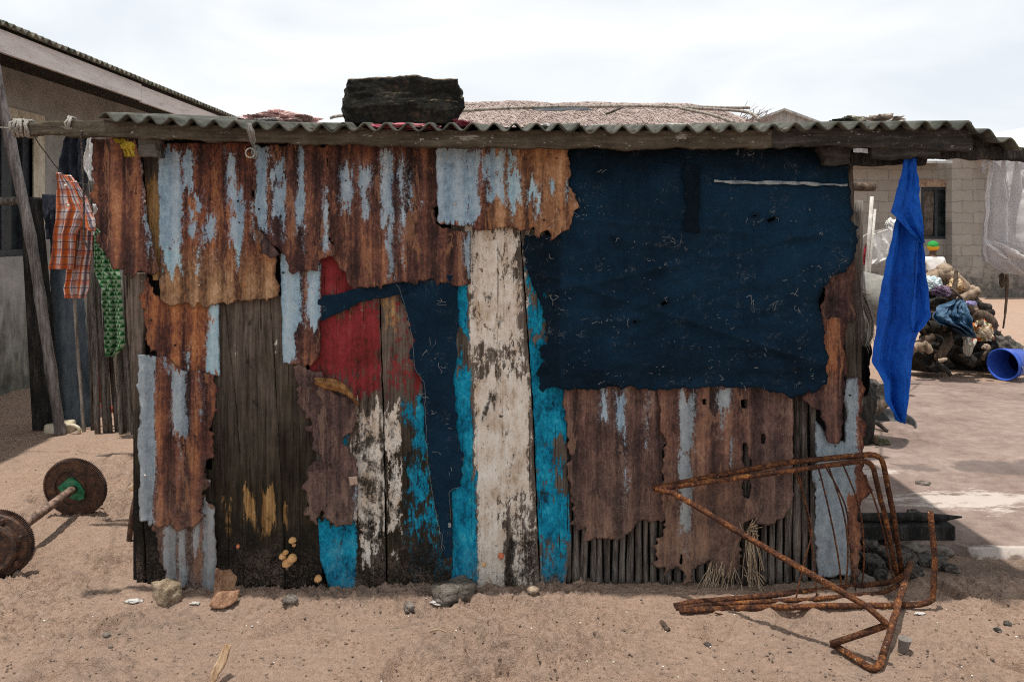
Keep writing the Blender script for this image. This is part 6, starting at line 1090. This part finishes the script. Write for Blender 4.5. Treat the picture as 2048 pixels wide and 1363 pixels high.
# plastic cup, litter
CP = thing('plastic_cup', onground(1806, 1300), 'grey plastic cup half sunk in the sand', 'cup'); c = onground(1806, 1298); vs_, fs_ = [], []
for i, (d, r) in enumerate([(-.01, .015), (.030, .0195), (.034, .021), (.037, .021), (.037, .019), (.01, .016), (.01, .001)]):
    vs_ += [c+Vector((r*math.cos(2*math.pi*k/24)+d*.12, r*math.sin(2*math.pi*k/24)-d*.2, d)) for k in range(24)]
    if i: fs_ += [((i-1)*24+k, (i-1)*24+(k+1) % 24, i*24+(k+1) % 24, i*24+k) for k in range(24)]
m_ = MB(); m_.add(vs_, fs_); m_.go('wall', m_simple('dusty_plastic', [(.3, (.12, .105, .095)), (.7, (.22, .195, .175))], 20, .7), CP, True)
# ---- mushrooms
M_CAP = m_simple('mushroom_cap', [(.2, (.36, .17, .06)), (.5, (.52, .29, .115)), (.85, (.64, .42, .21))], 60, .7, bump=.1); M_STEM = m_simple('mushroom_stem', [(.3, (.30, .22, .14)), (.7, (.45, .36, .26))], 40, .8)
for k, (u, v, r, rz_, lb) in enumerate([(585, 1081, 9, 5.5, 'single brown mushroom above the cluster on the dark planks'), (588, 1090, 4.5, 3, 'tiny mushroom under the single brown one'), (571, 1105, 7, 4.5, 'small mushroom at the top of the cluster'), (565, 1113, 8.5, 5.5, 'mushroom on the near side of the cluster'), (584, 1118, 11.5, 8, 'large upper mushroom of the cluster'), (574, 1127, 11.5, 8.5, 'largest and lowest mushroom of the cluster'), (636, 1158, 9, 6.5, 'pale mushroom low at the turquoise plank foot'), (1002, 1112, 7.5, 5.5, 'orange mushroom on the white plank'), (968, 1129, 5, 4, 'small brown mushroom low on the white plank'), (476, 1093, 4, 4, 'tiny red fungus on the dark planks')]):
    r *= .84; rz_ *= 1.08
    M_ = thing('mushroom', P(u, v, 3.12), lb, 'mushroom', 'mushrooms on the planks'); s_ = 3.1/F
    bm = bmesh.new(); bmesh.ops.create_uvsphere(bm, u_segments=20, v_segments=12, radius=1)
    for vv_ in bm.verts:
        if vv_.co.z < -.15: vv_.co.z = -.15-(vv_.co.z+.15)*.35*0
        vv_.co = P(u, v, 3.103)+Vector((vv_.co.x*r*s_, vv_.co.y*r*s_*1.25, vv_.co.z*rz_*s_*1.25+.1*vv_.co.y*r*s_))
    me = bpy.data.meshes.new('cap'); bm.to_mesh(me); bm.free()
    link('cap', me, M_CAP if k not in (7, 9) else (bpy.data.materials.get('orange_cap') or m_simple('orange_cap', [(.3, (.40, .10, .04)), (.7, (.58, .20, .10))], 40, .6)), M_)
    tube('stem', smooth_path([P(u, v+rz_*.2, 3.103), P(u, v+rz_*.9, 3.125), P(u, v+rz_*.8, 3.15)], 4), r*s_*.28, M_STEM, M_, 8)
# ---- dry fibre tuft under the wall
m_ = MB()
for k in range(70):
    if k < 46: u0 = rnd.choice([rnd.gauss(1442, 7), rnd.gauss(1470, 8), rnd.gauss(1504, 10), rnd.gauss(1425, 5)]); v0 = rnd.uniform(1120, 1150); v1 = rnd.uniform(1155, 1200); u1 = u0+(u0-1455)*.45+rnd.uniform(-14, 14)
    else: u0 = rnd.gauss(1500, 9); v0 = rnd.uniform(1045, 1075); v1 = v0+rnd.uniform(60, 125); u1 = u0+rnd.uniform(-14, 24)
    m_.tube([P(u0, v0, 3.120), P((u0+u1)/2+rnd.uniform(-4, 4), (v0+v1)/2, 3.105+rnd.uniform(-.01, .01)), P(u1, v1, 3.08+rnd.uniform(-.02, .02))], rnd.uniform(.0008, .0017), 4)
for k in range(14):
    a = rnd.uniform(-.9, 1.2); l = rnd.uniform(8, 30); m_.tube([P(1496, 1058, 3.115), P(1496+l*.5*math.cos(a), 1058-l*.5*math.sin(a), 3.09), P(1496+l*math.cos(a), 1058-l*math.sin(a), 3.08)], .0016, 4)
tag(m_.go('straw_tuft', M_STRAW, None), 'tuft of dry palm fibre spilling out under the brown rusted sheet', 'fibre')

# ================================================================== flywheels on a bar
t = NT('dark_machine_rust'); v = t.co(); a = t.noise(v, 30, 6, .7); b = t.noise(v, 160, 5, .7); t.bump(b, .4, .003); M_MACH = t.fin(t.ramp(t.ma('ADD', t.ma('MULTIPLY', a, .6), t.ma('MULTIPLY', b, .4)), [(.3, (.014, .009, .007)), (.48, (.048, .024, .016)), (.62, (.10, .045, .024)), (.8, (.20, .10, .055))]), .65, 0, .4)
t = NT('bar_rust'); v = t.co(); a = t.noise(v, 40, 6, .7); M_BAR = t.fin(t.ramp(a, [(.3, (.06, .038, .030)), (.5, (.15, .095, .072)), (.7, (.25, .165, .125))]), .6, 0, .4)
BBL = thing('flywheel_bar', onground(90, 1080), 'two rusty toothed flywheels joined by a steel bar like a barbell', 'flywheels')
C1 = P(150, 971, 3.93); C1.z = .135; C2 = P(-6, 1089, 3.28)
def disc(c, nrm, r, th, prof, parent, name, teeth=0):
    nrm = nrm.normalized(); s1 = nrm.orthogonal().normalized(); s2 = nrm.cross(s1); vs_, fs_ = [], []; n = 240 if teeth else 64
    for i, (d, rr, tt) in enumerate(prof):
        for k in range(n):
            q_ = rr*r*(1 if not tt else (1.0 if k % 2 else .955)); a = 2*math.pi*k/n; vs_.append(c+nrm*d+(s1*math.cos(a)+s2*math.sin(a))*max(q_, .0005))
        if i: fs_ += [((i-1)*n+k, (i-1)*n+(k+1) % n, i*n+(k+1) % n, i*n+k) for k in range(n)]
    m_ = MB(); m_.add(vs_, fs_); return m_.go(name, M_MACH, parent, False)
dv = (C2-C1).normalized(); n1 = (dv+Vector((-.05, 0, -.16))).normalized()
f1 = disc(C1, n1, .152, .03, [(-.02, 0, 0), (-.02, .95, 0), (-.018, 1, 1), (.012, 1, 1), (.013, .93, 0), (.008, .92, 0), (.008, .62, 0), (.002, .60, 0), (.002, .40, 0), (.008, .38, 0), (.008, 0, 0)], BBL, 'flywheel', 1)
f2 = disc(C2, (dv+Vector((.05, 0, .02))).normalized(), .142, .03, [(-.02, 0, 0), (-.02, .95, 0), (-.018, 1, 1), (.012, 1, 1), (.013, .93, 0), (.022, .90, 0), (.026, .72, 0), (.050, .70, 0), (.056, .62, 0), (.050, .50, 0), (.036, .46, 0), (.036, .0, 0)], BBL, 'flywheel', 1)
bolts = MB(); s1 = dv.orthogonal().normalized(); s2 = dv.cross(s1)
for k in range(7): a = 2*math.pi*k/7; bolts.tube([C2+dv*.02+(s1*math.cos(a)+s2*math.sin(a))*.114, C2+dv*.040+(s1*math.cos(a)+s2*math.sin(a))*.114], .011, 6)
bolts.go('bolts', M_MACH, f2)
tube('bar', [C1+dv*(.01+(C2-C1).length*i/8) for i in range(9)], .0205, M_BAR, BBL, 18)
m_ = MB(); s1 = Vector((1, 0, 0)); s1 = (s1-n1*s1.dot(n1)).normalized(); s2 = n1.cross(s1)
if s2.z < 0: s2 = -s2
gpts = [(-.075, .012), (-.02, .058), (.0, .064), (.035, .03), (.055, -.015), (.045, -.05), (.015, -.06), (-.02, -.045), (-.06, -.018)]
m_.prism([C1+n1*.010+s1*a_+s2*b_ for a_, b_ in gpts], n1*.006); m_.go('plate', m_simple('green_enamel', [(.3, (.010, .07, .035)), (.5, (.018, .16, .075)), (.7, (.05, .23, .12)), (.85, (.22, .20, .16))], 26, .5), BBL)
p = onground(192, 1012, .02); m_ = MB(); m_.prism([p+Vector((-.07, -.03, -.02)), p+Vector((.045, -.03, -.015)), p+Vector((.045, -.03, .035)), p+Vector((-.07, -.03, .02))], (0, .012, 0)); tag(m_.go('metal_offcut', M_CHAR, None), 'small dark metal offcut leaning on the farther flywheel', 'offcut')
tag(tube('bent_rod', smooth_path([onground(257, 1078, -.02), P(266, 1020, 3.62), P(276, 985, 3.66), P(292, 968, 3.72)], 7), .0125, M_MACH, None, 10, .1), 'bent rusty rod stuck in the sand at the shack corner', 'rod')
o = sheet('curved_shard', [(255, 975), (268, 966), (282, 960), (290, 970), (284, 979), (262, 979)], 3.76, m_simple('cream_orange_shell', [(.3, (.50, .30, .16)), (.6, (.66, .55, .40))], 20, .6), None, step=2, jag=.6, thick=.008, bend=lambda u, v: .02*np.sin((u-255)/12)); tag(o, 'cream and orange curved shard by the bent rod', 'shard')

# ================================================================== rusty tube frame
t = NT('flaking_rust_tube'); v = t.co(); a = t.noise(v, 26, 6, .7); b = t.noise(v, 110, 6, .78, .5); c_ = t.noise(v, 55, 5, .75)
k = t.ma('ADD', t.ma('MULTIPLY', a, .45), t.ma('MULTIPLY', b, .55)); k = t.con(k, 1.3); col = t.ramp(k, [(.10, (.018, .009, .007)), (.32, (.062, .025, .017)), (.50, (.145, .052, .024)), (.63, (.32, .115, .034)), (.78, (.54, .24, .07)), (.95, (.64, .42, .22))]); col = t.mix(t.ma('MULTIPLY', t.step(t.noise(v, 6, 4, .6), .35, .75), .75), col, t.ramp(k, [(.2, (.020, .010, .008)), (.6, (.085, .036, .022)), (.95, (.22, .10, .05))])); col = t.mix(t.step(c_, .79, .86), col, (.62, .53, .42)); t.bump(t.ma('ADD', b, t.ma('MULTIPLY', c_, 1.4)), 1, .008); M_TUBE = t.fin(col, .85)
FR = thing('tube_frame', onground(1600, 1215), 'collapsed rusty tubular frame with loose wires lying on the sand', 'frame')
R = .0105
def fr(pts, r=R, rad=.045, name='tube', sd=0): return tube(name, wob(round_path([P(*p) for p in pts], rad, 7), .0022, sd, 14), r, M_TUBE, FR, 12, .16, sd)
fr([(1306, 976, 3.05), (1346, 968, 3.05), (1560, 926, 3.05), (1762, 906, 3.06), (1781, 1000, 3.10), (1800, 1110, 3.17), (1806, 1160, 3.22)], R, .05, sd=1)
fr([(1312, 976, 3.03), (1350, 972, 3.03), (1570, 942, 3.03), (1742, 918, 3.04), (1765, 1010, 3.09), (1786, 1110, 3.14), (1797, 1160, 3.18)], R*.95, .05, sd=2)
fr([(1310, 977, 3.03), (1344, 984, 3.02), (1430, 1034, 2.92), (1560, 1112, 2.79), (1738, 1214, 2.60), (1772, 1245, 2.585), (1772, 1250, 2.585), (1662, 1287, 2.66)], R, .03, sd=3)
fr([(1664, 1286, 2.675), (1745, 1338, 2.55), (1760, 1330, 2.555), (1790, 1230, 2.80), (1821, 1124, 3.22)], R*1.1, .03, sd=4)
fr([(1348, 1211, 2.975), (1380, 1204, 2.98), (1540, 1190, 3.03), (1780, 1164, 3.13), (1812, 1148, 3.16), (1818, 1128, 3.17)], R, .05, sd=5)
fr([(1352, 1216, 2.955), (1400, 1209, 2.96), (1620, 1198, 2.995), (1770, 1184, 3.06), (1798, 1168, 3.10)], R*.8, .05, sd=6)
fr([(1360, 1221, 2.93), (1440, 1216, 2.94), (1600, 1212, 2.95), (1840, 1209, 2.965), (1866, 1200, 2.97), (1871, 1120, 2.975), (1860, 1022, 2.98)], R*1.02, .06, sd=7)
for k, pts in enumerate([[(1590, 940, 3.04), (1612, 1010, 3.03), (1624, 1062, 3.02), (1612, 1110, 3.01), (1592, 1196, 3.0)], [(1598, 945, 3.04), (1620, 1060, 3.03), (1634, 1195, 3.02)], [(1636, 930, 3.05), (1656, 1010, 3.05), (1676, 1110, 3.05), (1684, 1190, 3.05)], [(1650, 930, 3.05), (1690, 1010, 3.05), (1700, 1090, 3.06), (1712, 1180, 3.06)], [(1656, 928, 3.05), (1686, 1020, 3.05), (1696, 1100, 3.06), (1690, 1185, 3.06)], [(1684, 924, 3.06), (1716, 1005, 3.07), (1728, 1090, 3.09), (1724, 1172, 3.10)], [(1728, 950, 3.07), (1756, 1020, 3.09), (1780, 1130, 3.13), (1788, 1165, 3.15)]]):
    tube('wire', wob(smooth_path([P(*p) for p in pts], 7), .002, k+5, 14), .0032, M_TUBE, FR, 6)
for k, pts in enumerate([[(1430, 1224, 2.9), (1470, 1230, 2.93), (1540, 1222, 2.95), (1590, 1210, 2.97)], [(1560, 1204, 2.98), (1640, 1196, 3.02), (1700, 1184, 3.06)]]):
    tube('wire', wob(smooth_path([P(*p) for p in pts], 7), .003, k+15, 14), .003, M_TUBE, FR, 6)
